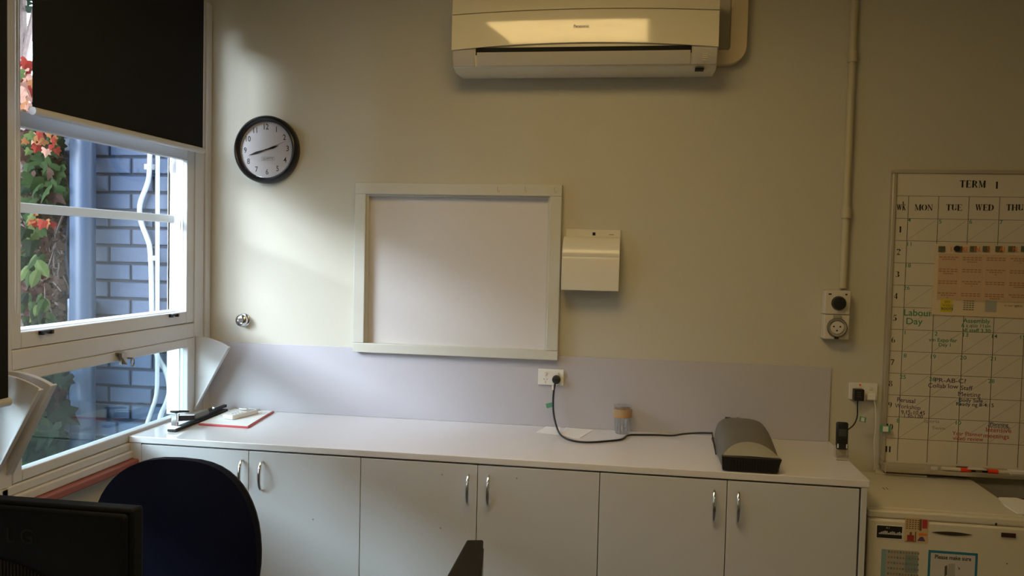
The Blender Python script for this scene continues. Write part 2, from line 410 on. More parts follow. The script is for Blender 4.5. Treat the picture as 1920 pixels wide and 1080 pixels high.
# projecting brick plinth seen through the hopper
for lev, (zt, yy) in enumerate(((.76, .066),)):
    for k in range(5):
        a = -3.05+k*.2435; b = min(a+BW, -2.153)
        for j in range(6):
            brick(a+(.05 if j % 2 and k else 0), b, yy, .14, zt-(j+1)*CO, zt-(j+1)*CO+BH, (k+j) % 3 == 0, 0)
MB().box(-3.04, -2.153, .072, .155, -.3, .752).build('plinth_bed', 'mortar', wo)

dp = thing('downpipe', 'thick round blue-grey painted downpipe on the brick wall outside', 'pipe', (-2.712, .075, -.3))
MB().cyl((-2.712, .0, .72), (-2.712, .0, 3.2), .0585, seg=32).build('pipe', 'pipe', dp, smooth=40)
MB().cyl((-2.712, .0, -.3), (-2.712, .0, .73), .0585, seg=32).build('lower_pipe', 'pipe', dp, smooth=40)
MB().box(-2.79, -2.634, -.005, .138, 2.36, 2.39).build('pipe_bracket', 'pipe', dp, bevel=.003)
def pxtube(pts, y, r): return [at_y(a, b, y) for a, b in pts]
A = pxtube([(282, 200), (281, 320), (277, 345), (264, 375), (261, 392), (264, 418), (276, 445), (283, 470), (285, 600), (287, 640), (296, 672), (312, 696), (319, 730)], .11, 0)
A += [Vector((A[-1].x+.012, .06, .86)), Vector((A[-1].x+.012, -.005, .80)), Vector((A[-1].x+.012, -.01, .70)), Vector((A[-1].x+.012, -.01, -.3))]
t = thing('wavy_conduit', 'white electrical conduit with an S-bend on the blue brick wall', 'conduit', (A[-1].x, .11, A[-1].z))
MB().tube(A, .0125, 14, smooth=2).build('conduit_tube', 'cpipe', t, smooth=60)
for (a, b) in ((277, 312), (284, 484)):
    p = at_y(a, b, .10); MB().box(p.x-.032, p.x+.016, .118, .1385, p.z-.014, p.z+.014).lathe([(.0155, -.012), (.0155, .012)], (p.x, .11, p.z), (0, 0, 1), 16).build('saddle_clip', 'cpipe', t, bevel=.002)
B = pxtube([(296, 200), (295, 590), (295, 720), (293, 745)], .075, 0)
B += [Vector((B[-1].x, .02, .80)), Vector((B[-1].x-.012, -.01, .72)), Vector((B[-1].x-.015, -.01, -.3))]
t = thing('straight_conduit', 'straight white conduit right of the S-bent one on the blue brick wall', 'conduit', (B[-1].x, .115, B[-1].z))
MB().tube(B, .0105, 14, smooth=1).build('conduit_tube', 'cpipe', t, smooth=60)
C = pxtube([(134, 398), (126, 420), (121, 460), (125, 500), (131, 530), (134, 560)], .12, 0)
tag(MB().tube(C, .009, 10, smooth=2).build('grey_cable', 'pipe', smooth=60), 'thin blue-grey cable bowing down to the wall box beside the vine', 'cable')
p0, p1 = at_y(122, 560, .05), at_y(158, 604, .05)
t = thing('junction_box', 'tilted pale grey junction box with a cream stripe low on the wall', 'box', (p0.x, .1, p1.z))
MB().box(p0.x, p1.x-.014, .063, .14, p1.z, p0.z).build('box_body', mat('box_grey', (.17, .20, .26), .5), t, bevel=.005)
MB().box(p1.x-.036, p1.x-.018, .059, .063, p1.z+.008, p0.z-.002).build('cream_stripe', mat('cream', (.34, .31, .22), .5), t)
p0, p1 = at_y(119, 256, .06), at_y(149, 284, .06)
t = thing('switch_box', 'small square blue-grey switch box high on the wall behind the vine', 'box', (p0.x, .1, p1.z))
MB().box(p0.x, p1.x, .06, .14, p1.z, p0.z).build('box_body', 'pipe', t, bevel=.006)
MB().box(p0.x+.03, p1.x-.03, .05, .06, p1.z+.03, p0.z-.03).build('switch_button', 'brick', t, bevel=.003)
st(MB().box(-19, -2.16, -30, 14, -.36, -.3).build('ground_outside', 'soil'))
# unseen wall added across the yard, its height set to cut off the low sky
HX = -18; HZ = 7.6
nb = st(MB().box(HX-.3, HX, -30, 5, -.3, HZ).build('wall_sky_cutoff', 'sky_cutoff'))

# ---- leaves
def leaf_verts(kind=0):
    if kind == 0:      # lobed vine leaf in XZ, tip down
        o = [(0, 0), (.18, .10), (.42, .12), (.50, -.10), (.36, -.22), (.46, -.50), (.22, -.52), (0, -.95), (-.22, -.52), (-.46, -.50), (-.36, -.22), (-.50, -.10), (-.42, .12), (-.18, .10)]
    else:              # oval
        o = [(0, 0), (.16, -.12), (.25, -.40), (.18, -.72), (0, -1.0), (-.18, -.72), (-.25, -.40), (-.16, -.12)]
    vs = [(0, -.05, -.38)] + [(x, .10*abs(x)*2, z) for x, z in o]
    n = len(o); fs = [(0, 1+(i+1) % n, 1+i) for i in range(n)]
    return vs, fs
LM = {}
def leafmesh(kind, c):
    if (kind, c) not in LM:
        me = bpy.data.meshes.new('leaf'); vs, fs = leaf_verts(kind); me.from_pydata(vs, [], fs); me.materials.append(LEAF[c]); LM[(kind, c)] = me
    return LM[(kind, c)]
vine = thing('climbing_vine', 'autumn climbing vine with green and red lobed leaves outside the window', 'vine', (-3.0, .0, -.3))
def put_leaf(p, s, kind, c, roll, parent=vine):
    o = bpy.data.objects.new('leaf', leafmesh(kind, c)); COL.objects.link(o); o.parent = parent
    o.location = Vector(p)-origin(parent); o.scale = (s, s, s); o.rotation_euler = (random.uniform(-.6, .5), roll, random.uniform(-.5, 1.0))
def leaves(px0, py0, px1, py1, n, size, cols, ys=(-.12, .12), kind=0):
    for _ in range(n):
        u, v = random.uniform(px0, px1), random.uniform(py0, py1)
        put_leaf(at_y(u, v, random.uniform(*ys) if v < 690 else random.uniform(-.25, -.04)), size*random.uniform(.7, 1.25), kind, random.choice(cols), random.uniform(-.9, .9))
leaves(42, 250, 112, 380, 70, .085, ['green', 'green', 'dgreen', 'green', 'dgreen', 'brown'], (-.10, .08))
leaves(95, 305, 142, 380, 14, .085, ['dgreen', 'dgreen', 'green'], (.0, .08))
leaves(46, 232, 112, 282, 26, .050, ['red', 'orange', 'pink', 'red', 'lime', 'dgreen'], (-.2, -.1))
leaves(42, 385, 76, 500, 28, .075, ['green', 'dgreen', 'green', 'dgreen', 'lime'])
leaves(62, 395, 112, 420, 9, .045, ['red', 'red', 'orange'], (-.16, -.08))
leaves(44, 470, 74, 515, 7, .085, ['lime', 'green'], (-.2, -.1), 1)
leaves(42, 545, 92, 610, 26, .085, ['green', 'dgreen', 'green', 'lime'], (-.2, .0), 1)
leaves(50, 640, 125, 740, 46, .085, ['dgreen'], (-.1, .1))
leaves(35, 740, 112, 880, 46, .11, ['dgreen', 'dgreen', 'dgreen', 'green'], (-.25, .0))
leaves(16, 112, 64, 215, 48, .075, ['orange', 'pink', 'orange', 'lime', 'red', 'dgreen'], (-.25, .0))
vs = MB()
for _ in range(90):
    a = at_y(random.uniform(40, 122), random.uniform(300, 900), random.uniform(.02, .10)); pts = [a]
    for k in range(4): pts.append(pts[-1]+Vector((random.uniform(-.05, .05), random.uniform(-.02, .02), random.uniform(-.13, .02))))
    if min(p.z for p in pts) < .8: pts = [Vector((p.x, min(p.y, .0), p.z)) for p in pts]
    vs.tube(pts, random.uniform(.002, .006), 5)
vs.build('stems', 'bark', vine, kind='stuff')
MB().box(-3.42, -3.03, .10, .16, -.3, 2.20).build('trellis_backing', 'bark', vine)
sh = MB()
for _ in range(2600):
    u, v = random.uniform(40, 118), random.uniform(240, 900); p = at_y(u, v, random.uniform(.04, .10) if v < 700 else random.uniform(-.06, -.0)); s = random.uniform(.012, .03)
    a = Vector((random.uniform(-1, 1), random.uniform(-.4, .4), random.uniform(-1, 1))).normalized()*s; b = a.orthogonal().normalized()*s*.6
    sh.add([p-a, p+b, p+a, p-b], [(0, 1, 2, 3)])
sh.build('withered_leaves', LEAF['brown'], vine, kind='stuff')

def tree(name, label, x, y, h, r, n, col, s=.10, trunk=True):
    t = thing(name, label, 'tree', (x, y, -.3)); m = MB()
    for _ in range(n):
        d = Vector((random.gauss(0, 1), random.gauss(0, 1), random.gauss(0, 1))).normalized()*r*random.uniform(.45, 1)**.6
        p = Vector((x, y, h))+Vector((d.x, d.y, d.z*.9)); q = s*random.uniform(.5, 1.2)
        a = Vector((random.uniform(-1, 1), random.uniform(-1, 1), random.uniform(-1, 1))).normalized()*q; b = a.orthogonal().normalized()*q*.5
        m.add([p-a, p+b, p+a, p-b], [(0, 1, 2, 3)])
    m.build('foliage', LEAF[col], t, kind='stuff')
    tr = MB().tube([(x, y, -.3), (x+.05, y, h*.5), (x, y+.05, h)], lambda u: .14-.08*u, 10)
    for k in range(6):
        a = k*1.05; tr.tube([(x, y, h*.6+.1*k), (x+math.cos(a)*r*.4, y+math.sin(a)*r*.4, h), (x+math.cos(a)*r*.8, y+math.sin(a)*r*.8, h+r*.4)], lambda u: .04-.03*u, 6)
    tr.build('trunk', 'bark', t)
d = ray(30, 20); P = CAM+d*(9/d.y)
tree('garden_tree', 'loose green garden tree against the bright sky in the top left corner', P.x, P.y, P.z+1.35, 1.5, 3000, 'dgreen', .10)
d = ray(60, 560); P = CAM+d*(5.5/d.y)
tree('garden_shrub', 'dark bushy shrub low behind the vine outside', P.x-.4, P.y, .9, 1.1, 3500, 'dgreen', .12)

# ================================================================== CABINETS AND COUNTER
C0 = -1.990; CW = .4657; YD = -.625
HX_ = {1: -1.551, 2: -1.467, 3: -.627, 4: -.548, 5: .292, 6: .378}
CL = ['white laminate double cupboard under the window end of the counter, behind the blue chair',
      'white laminate double cupboard in the middle of the row', 'white laminate double cupboard at the fridge end of the row']
for u in range(3):
    xa = C0+2*u*CW; xb = xa+2*CW
    if u == 0: xa = -2.040
    if u == 2: xb += .022
    t = thing('cupboard', CL[u], 'cupboard', ((xa+xb)/2, -.3, 0), 'base cupboards under the long counter')
    MB().box(xa+.001, xb-.001, YD+.02, -.015, .10, .832).build('carcass', 'carcass', t)
    MB().box(xa+.001, xb-.001, YD+.06, YD+.075, .0, .099).build('kickboard', 'door', t)
    if u == 0: MB().box(-2.040, C0-.0005, YD-.018, YD+.019, .02, .8325).build('filler_panel', 'door', t, bevel=.001)
    if u == 2: MB().box(C0+6*CW+.002, xb, YD-.020, -.015, .0, .8325).build('end_panel', 'door', t, bevel=.001)
    for k in (2*u+1, 2*u+2):
        a = C0+(k-1)*CW+.0015; b = C0+k*CW-.0015
        if k == 6: b -= .003
        d_ = MB().box(a, b, YD-.018, YD, .105, .8275).build('door', 'door', t, bevel=.0012)
        x = HX_[k]; yb = YD-.018
        pts = [(x, yb, .792), (x, yb-.012, .788), (x, yb-.026, .765), (x, yb-.031, .732), (x, yb-.026, .700), (x, yb-.012, .677), (x, yb, .673)]
        MB().tube(pts, lambda q: .0036+.0032*math.sin(PI*q), 10, smooth=2).build('handle', 'chrome', d_, smooth=60)
        if k == 3:
            for (hx, hy) in ((584, 971),) : pass
    # small scuffs / screw-hole marks
marks = MB()
o = MB().box(-2.045, C0+6*CW+.030, -.645, -.001, .8335, .860).build('countertop', 'counter', bevel=.003)
tag(o, 'long glossy white countertop along the back wall', 'countertop')
st(MB().box(-2.045, .824, -.012, -.0006, .8605, 1.183).build('trim_2', 'splash', bevel=.001))   # splashback panel

# ================================================================== WALL THINGS
# ---- framed blank board
t = thing('framed_board', 'blank white board in a wide pale wooden frame on the back wall', 'board', (-.83, 0, 1.165))
x0, x1, z0, z1 = -1.308, -.353, 1.166, 1.950; fw = .053
MB().box(x0+fw, x1-fw, -.004, -.001, z0+fw-.01, z1-fw).build('panel', 'wboard', t)
sp0 = MB().box(x0+fw, x0+fw+.009, -.030, -.004, z0+fw-.01, z1-fw).box(x1-fw-.009, x1-fw, -.030, -.004, z0+fw-.01, z1-fw).box(x0+fw+.009, x1-fw-.009, -.030, -.004, z1-fw-.009, z1-fw).build('inner_bead', 'frame', t)
MB().box(x0, x1, -.046, -.001, z1-fw, z1).build('frame_rail', 'frame', t, bevel=.003)
MB().box(x0, x1, -.046, -.001, z0, z0+fw-.010).build('frame_rail', 'frame', t, bevel=.003)
MB().box(x0, x0+fw, -.046, -.001, z0+fw-.010, z1-fw).build('frame_stile', 'frame', t, bevel=.003)
MB().box(x1-fw, x1, -.046, -.001, z0+fw-.010, z1-fw).build('frame_stile', 'frame', t, bevel=.003)
for (a, b) in ((934, 356), (985, 355), (1040, 357)):
    p = at_y(a, b, -.04); MB().tube([(p.x, -.046, p.z+.012), (p.x, -.053, p.z+.010), (p.x, -.054, p.z-.008), (p.x+.006, -.058, p.z-.012), (p.x+.010, -.059, p.z-.004)], .0016, 8).build('hook', 'conduit', t)

# ---- clock
cc = Vector((-1.748, 0, 2.098)); R = .158
t = thing('wall_clock', 'round black-rimmed wall clock with a white face', 'clock', (cc.x, 0, cc.z))
MB().lathe([(R-.010, -.001), (R, .010), (R, .038), (R-.008, .050), (R-.014, .053), (R-.025, .046), (R-.028, .028)], (cc.x, 0, cc.z), (0, -1, 0), 64, False).build('rim', 'gold', t, smooth=50)
MB().lathe([(R-.014, .002), (R-.014, .030)], (cc.x, 0, cc.z), (0, -1, 0), 64).build('face', 'clockw', t, smooth=40)
MB().lathe([(R-.0265, .040), (R-.0265, .041)], (cc.x, 0, cc.z), (0, -1, 0), 64).build('glass', 'cglass', t)
nm = MB(); rt = math.radians(2.5)
for h in range(1, 13):
    a = math.radians(90-30*h)+rt; text(nm, str(h), cc.x+math.cos(a)*.105, -.0305, cc.z+math.sin(a)*.105, .036, .010, .85, rt)
for k in range(60):
    a = 2*PI*k/60; p = Vector((math.cos(a), math.sin(a))); strip(nm, (cc.x+p.x*.120, cc.z+p.y*.120), (cc.x+p.x*.123, cc.z+p.y*.123), -.0306, .0007)
text(nm, 'QUARTZ', cc.x+.008, -.0306, cc.z-.042, .013, .003, 1, rt)
rr = [(-.024, -.050), (.040, -.050), (.040, -.034), (-.024, -.034)]
for k in range(4):
    p, q = rr[k], rr[(k+1) % 4]; strip(nm, (cc.x+p[0], cc.z+p[1]), (cc.x+q[0], cc.z+q[1]), -.0306, .0008)
nm.build('numerals', 'ink', t)
def hand(dx, dz, L, tail, w1, y):
    d = Vector((dx, dz)).normalized(); n = Vector((-d.y, d.x)); P = [(-tail, w1*.4), (L*.55, w1), (L, .0006), (L*.55, -w1), (-tail, -w1*.4)]
    return MB().prism([(cc.x+d.x*a+n.x*b, cc.z+d.y*a+n.y*b) for a, b in P], 'y', y-.011, y-.0122)
hand(-217, -66, .092, .0, .0050, -.0215).build('minute_hand', 'ink', t)
hand(148, 44, .064, .0, .0058, -.0200).build('hour_hand', 'ink', t)
hand(248, 100, .105, .030, .0008, -.0235).build('second_hand', 'ink', t)
MB().cyl((cc.x, -.030, cc.z), (cc.x, -.0365, cc.z), .0035).build('hub', 'chrome', t)

# ---- air conditioner
AX0, AX1 = -.825, .288
t = thing('air_conditioner', 'cream split air conditioner mounted high on the back wall', 'air conditioner', ((AX0+AX1)/2, 0, 2.42))
body = [(-.001, 2.735), (-.185, 2.735), (-.205, 2.72), (-.212, 2.52), (-.208, 2.470), (-.190, 2.436), (-.150, 2.420), (-.001, 2.425)]
MB().prism(body, 'x', AX0, AX1).build('casing', 'acp', t, bevel=.006)
def arc(x, zc, k): u = (x-(AX0+AX1)/2)/((AX1-AX0)/2); return zc-k*u*u
def panel(name, zlo, klo, zhi, khi, y_lo, y_hi, m, bulge, inset=0):
    N = 24; K = 8; vs = []; fs = []
    for side in (0, 1):
        for i in range(N+1):
            x = AX0+inset+(AX1-AX0-2*inset)*i/N; lo = arc(x, zlo, klo); hi = arc(x, zhi, khi)
            for j in range(K+1):
                v = j/K; vs.append((x, (y_lo+(y_hi-y_lo)*v)-bulge*math.sin(PI*v) if side == 0 else -.200, lo+(hi-lo)*v))
    n = (N+1)*(K+1)
    for i in range(N):
        for j in range(K):
            a = i*(K+1)+j; fs += [(a, a+1, a+K+2, a+K+1), (n+a, n+a+K+1, n+a+K+2, n+a+1)]
    for i in range(N):
        a = i*(K+1); b = (i+1)*(K+1); fs += [(a, b, n+b, n+a), (a+K, n+a+K, n+b+K, b+K)]
    for j in range(K):
        fs.append((j, n+j, n+j+1, j+1)); e = N*(K+1); fs.append((e+j, e+j+1, n+e+j+1, n+e+j))
    return MB().add(vs, fs).build(name, m, t, smooth=40)
panel('upper_panel', 2.668, .016, 2.738, .0, -.224, -.214, 'acp', .002)
panel('lower_panel', 2.528, .026, 2.664, .016, -.226, -.224, 'acg', .0012)
MB().prism([(-.211, 2.512), (-.2145, 2.512), (-.2145, 2.482), (-.211, 2.482)], 'x', -.722, .182).build('louvre_slot', 'dark', t)
MB().prism([(-.214, 2.492), (-.220, 2.492), (-.216, 2.462), (-.203, 2.438), (-.199, 2.440), (-.210, 2.464)], 'x', -.716, .178).build('louvre_flap', 'acl', t, bevel=.001)
for (a, b) in ((AX0+.003, -.728), (.186, AX1-.003)):
    MB().prism([(-.205, 2.520), (-.2165, 2.505), (-.2135, 2.468), (-.197, 2.438), (-.190, 2.438)], 'x', a, b).build('corner_cover', 'acl', t, bevel=.002)
lg = MB(); p = at_y(1090, 49, -.23); text(lg, 'Panasonic', p.x, -.2335, p.z, .0165, .004); lg.build('brand_lettering', 'ink', t)
lb = MB()
for k in range(4): rect(lb, .225, .225+.022, 2.475-.008*k, 2.478-.008*k, -.2172)
rect(lb, .222, .262, 2.497, 2.499, -.2182); rect(lb, .252, .26, 2.47, 2.473, -.2172)
lb.build('status_labels', 'acp', t)
MB().box(.20, .235, -.19, -.15, 2.418, 2.426).build('drain_cap', 'dark', t)

# ---- pipe cover
pts = []
ox, ix = .420, .350
for k in range(9): a = -PI/2*k/8; pts.append((.345+(ox-.345)*math.cos(a), 2.545+(ox-.345)*math.sin(a)))
outer = [(ox, 3.04)] + pts + [(.289, 2.470)]
inner = [(.289, 2.528), (.336, 2.528)]
for k in range(5): a = -PI/2+PI/2*k/4; inner.append((.336+.014*math.cos(a), 2.542+.014*math.sin(a)))
inner.append((ix, 3.04))
o = MB().prism(outer+inner, 'y', -.060, -.001).build('pipe_cover', 'duct', bevel=.012, seg=3)
tag(o, 'beige plastic pipe cover bending down beside the air conditioner', 'pipe cover')

# ---- paper towel dispenser
t = thing('towel_dispenser', 'white metal paper towel dispenser right of the framed board', 'dispenser', (-.215, 0, 1.487))
MB().box(-.333, -.090, -.012, -.001, 1.60, 1.755).build('back_plate', 'dispenser', t, bevel=.002)
MB().box(-.215, -.202, -.0135, -.011, 1.728, 1.742).build('keyhole', 'dark', t)
MB().box(-.142, -.120, -.0135, -.011, 1.731, 1.735).build('badge', 'lgrey', t)
prof = [(-.002, 1.722), (-.030, 1.722), (-.062, 1.712), (-.088, 1.692), (-.104, 1.668), (-.110, 1.650), (-.112, 1.640), (-.109, 1.632), (-.112, 1.622), (-.114, 1.560), (-.114, 1.487), (-.100, 1.485), (-.002, 1.487)]
MB().prism(prof, 'x', -.340, -.090).build('cover', 'dispenser', t, bevel=.002)
MB().box(-.30, -.13, -.09, -.02, 1.484, 1.4865).build('towel_slot', 'dark', t)

# ---- chrome door stop
p = at_y(458, 600, 0)
t = thing('door_stop', 'small round chrome knob on the wall below the clock', 'door stop', (p.x, 0, p.z))
MB().lathe([(.033, .001), (.033, .004), (.029, .008), (.018, .010)], (p.x, 0, p.z), (0, -1, 0), 32).build('rose', 'chrome', t, smooth=50)
MB().lathe([(.014, .008), (.014, .016), (.027, .022), (.030, .030), (.026, .038), (.014, .041), (.012, .037), (.001, .037)], (p.x, 0, p.z), (0, -1, 0), 32).build('knob', 'chrome', t, smooth=50)

# ---- conduit and isolator with round outlet
t = thing('wall_conduit', 'vertical painted conduit running from the ceiling to the round power outlet', 'conduit', (.853, 0, 1.525))
MB().cyl((.858, -.017, 1.525), (.858, -.017, 3.045), .0155, seg=20).build('conduit_tube', 'conduit', t, smooth=40)
for z in (1.845, 2.50):
    MB().cyl((.858, -.021, z-.022), (.858, -.021, z+.022), .0205, seg=20).build('coupling', 'conduit', t, smooth=40)
MB().box(.875, .892, -.004, -.001, 2.495, 2.507).box(.875, .892, -.004, -.001, 1.840, 1.852).build('saddle', 'conduit', t)
t = thing('isolator_outlet', 'square grey switch above a round three-pin outlet below the conduit', 'power outlet', (.827, 0, 1.31))
for (z0, z1) in ((1.415, 1.516), (1.309, 1.413)):
    MB().box(.776, .880, -.062, -.001, z0, z1).build('housing', 'tboard', t, bevel=.004)
MB().lathe([(.030, .062), (.030, .070), (.026, .084), (.001, .085)], (.832, 0, 1.463), (0, -1, 0), 28).build('rotary_switch', 'black', t, smooth=40)
MB().box(.829, .835, -.088, -.084, 1.445, 1.482).build('switch_pointer', 'black', t)
MB().box(.790, .802, -.0635, -.062, 1.497, 1.503).box(.858, .866, -.0635, -.062, 1.497, 1.503).build('switch_marks', 'ink', t)
MB().lathe([(.041, .062), (.041, .074), (.036, .077), (.033, .074), (.033, .064)], (.828, 0, 1.360), (0, -1, 0), 32, False).build('outlet_collar', 'lgrey', t, smooth=50)
ring = MB().lathe([(.0405, .0745), (.0405, .0768), (.0385, .0768)], (.828, 0, 1.360), (0, -1, 0), 32, False).build('collar_edge', 'black', t)
MB().lathe([(.026, .062), (.026, .070)], (.828, 0, 1.360), (0, -1, 0), 28).build('outlet_face', 'wboard', t, smooth=40)
pn = MB()
for (dx, dz) in ((-.013, .004), (.013, .004), (0, -.013)): pn.cyl((.828+dx, -.070, 1.36+dz), (.828+dx, -.0712, 1.36+dz), .0035)
pn.build('pin_holes', 'dark', t)
MB().box(.812, .844, -.072, -.062, 1.397, 1.412).build('outlet_latch', 'lgrey', t, bevel=.002)
MB().box(.820, .836, -.072, -.062, 1.311, 1.320).build('latch_tab', 'black', t, bevel=.001)

# ---- double power points
def power_point(x, z, label, yb=-.0125):
    t = thing('power_point', label, 'power point', (x+.058, yb, z-.072), 'white double power points')
    MB().box(x, x+.116, yb-.010, yb-.0004, z-.072, z).build('plate', 'white', t, bevel=.002)
    for cx in (x+.034, x+.082):
        MB().box(cx-.005+.006*(cx > x+.05), cx+.005+.006*(cx > x+.05), yb-.0145, yb-.010, z-.028, z-.015).build('rocker', 'white', t, bevel=.001)
        s = MB()
        for (dx, dz, a) in ((-.007, .0, .5), (.007, .0, -.5), (0, -.013, 0)):
            s.obox((cx+dx, yb-.0102, z-.046+dz), (math.cos(PI/2+a)*.004, 0, math.sin(PI/2+a)*.004), (0, .0004, 0), (math.cos(a)*.0008, 0, math.sin(a)*.0008))
        s.build('pin_slots', 'ink', t)
    return t
power_point(-.4415, 1.123, 'white double power point on the grey splashback with a black plug')
power_point(.901, 1.121, 'white double power point beside the term planner holding a black adapter', -.0008)

# ================================================================== TERM PLANNER
YB = -.030
t = thing('term_planner', 'large gridded term planner whiteboard at the right edge', 'board', (1.6, 0, .76))
BX0, BX1, BZ0, BZ1 = 1.036, 1.765, .775, 2.030
MB().box(BX0+.012, BX1-.012, -.028, -.002, BZ0+.012, BZ1-.012).build('board_surface', 'tboard', t)
MB().box(BX0, BX1, -.036, -.001, BZ1-.016, BZ1).build('frame_rail', 'alum', t, bevel=.003)
MB().box(BX0, BX1, -.036, -.001, BZ0, BZ0+.016).build('frame_rail', 'alum', t, bevel=.003)
MB().box(BX0, BX0+.017, -.036, -.001, BZ0+.016, BZ1-.016).build('frame_stile', 'alum', t, bevel=.003)
MB().box(BX1-.017, BX1, -.036, -.001, BZ0+.016, BZ1-.016).build('frame_stile', 'alum', t, bevel=.003)
MB().prism([(-.036, .792), (-.044, .778), (-.088, .772), (-.094, .782), (-.098, .781), (-.094, .764), (-.036, .764)], 'x', BX0+.005, BX1-.005).build('pen_tray', 'alum', t, bevel=.001)
MB().box(BX0, BX0+.006, -.100, -.036, .762, .795).build('tray_end', 'alum', t, bevel=.002)
CX = [1.055, 1.103, 1.2215, 1.340, 1.4585, 1.577, 1.6955]
RZ = [1.920, 1.826, 1.7325, 1.639, 1.5455, 1.452, 1.358, 1.2655, 1.172, 1.079, .9865, .894, .7985]
yl = -.0287; g = MB(); g2 = MB()
for x in CX[1:]: strip(g, (x, RZ[0]), (x, RZ[-1]), yl, .0024)
for z in RZ[:-1]: strip(g2, (CX[0], z), (BX1-.017, z), yl, .0020)
g.build('grid_columns', 'line', t); g2.build('grid_rows', mat('row_line', (.16, .14, .115), .6), t)
dg_ = MB()
for r in range(1, 11):
    for c in range(1, 6):
        if (r in (2, 3) and c == 1) or r == 11: continue
        strip(dg_, (CX[c]+.003, RZ[r+1]+.004), (CX[c+1]-.008, RZ[r]-.006), yl, .0013)
dg_.build('diagonal_lines', 'diag', t)
yt = -.0290
def bp_(px, py): p = at_y(px, py, yt); return p.x, p.z
def T(mb, s, px, py, size, bold=.004, sx=1, rot=0, shear=0):
    x, z = bp_(px, py); q = MB(); text(q, s, x, yt, z, size, bold, sx, rot, shear); q.build('handwritten_date' if s.isdigit() else 'handwritten_note', mb, t)
def serif(s, px, py, h, name='printed_heading', wide=.86, gap=.12):
    x, z = bp_(px, py); q = MB(); tot = sum(SER[c][0] for c in s)*wide*h+gap*h*(len(s)-1); x0 = x-tot/2
    for c in s:
        wd, st_ = SER[c]
        for (a, b, c2, d2, w2) in st_:      # strokes: x0 y0 x1 y1 horizontal width
            p0 = x0+a*h*wide; p1 = x0+c2*h*wide; v0 = z-h/2+b*h; v1 = z-h/2+d2*h; hw = w2*h/2
            if abs(b-d2) < 1e-6: q.add([(p0, yt, v0-hw), (p1, yt, v0-hw), (p1, yt, v0+hw), (p0, yt, v0+hw)], [(0, 1, 2, 3)])
            else: q.add([(p0-hw, yt, v0), (p0+hw, yt, v0), (p1+hw, yt, v1), (p1-hw, yt, v1)], [(0, 1, 2, 3)])
        x0 += wd*h*wide+gap*h
    q.build(name, 'ink', t)
def srf(x, y): return (x-.14, y, x+.14, y, .06)
def arcs(cx, cy, rx, ry, a0, a1, n=8, thick=.235, thin=.075):
    o = []
    for k in range(n):
        a, b = a0+(a1-a0)*k/n, a0+(a1-a0)*(k+1)/n
        o.append((cx+rx*math.cos(a), cy+ry*math.sin(a), cx+rx*math.cos(b), cy+ry*math.sin(b)+1e-5, thin+(thick-thin)*abs(math.cos((a+b)/2))))
    return o
K_ = .235; H3 = .07
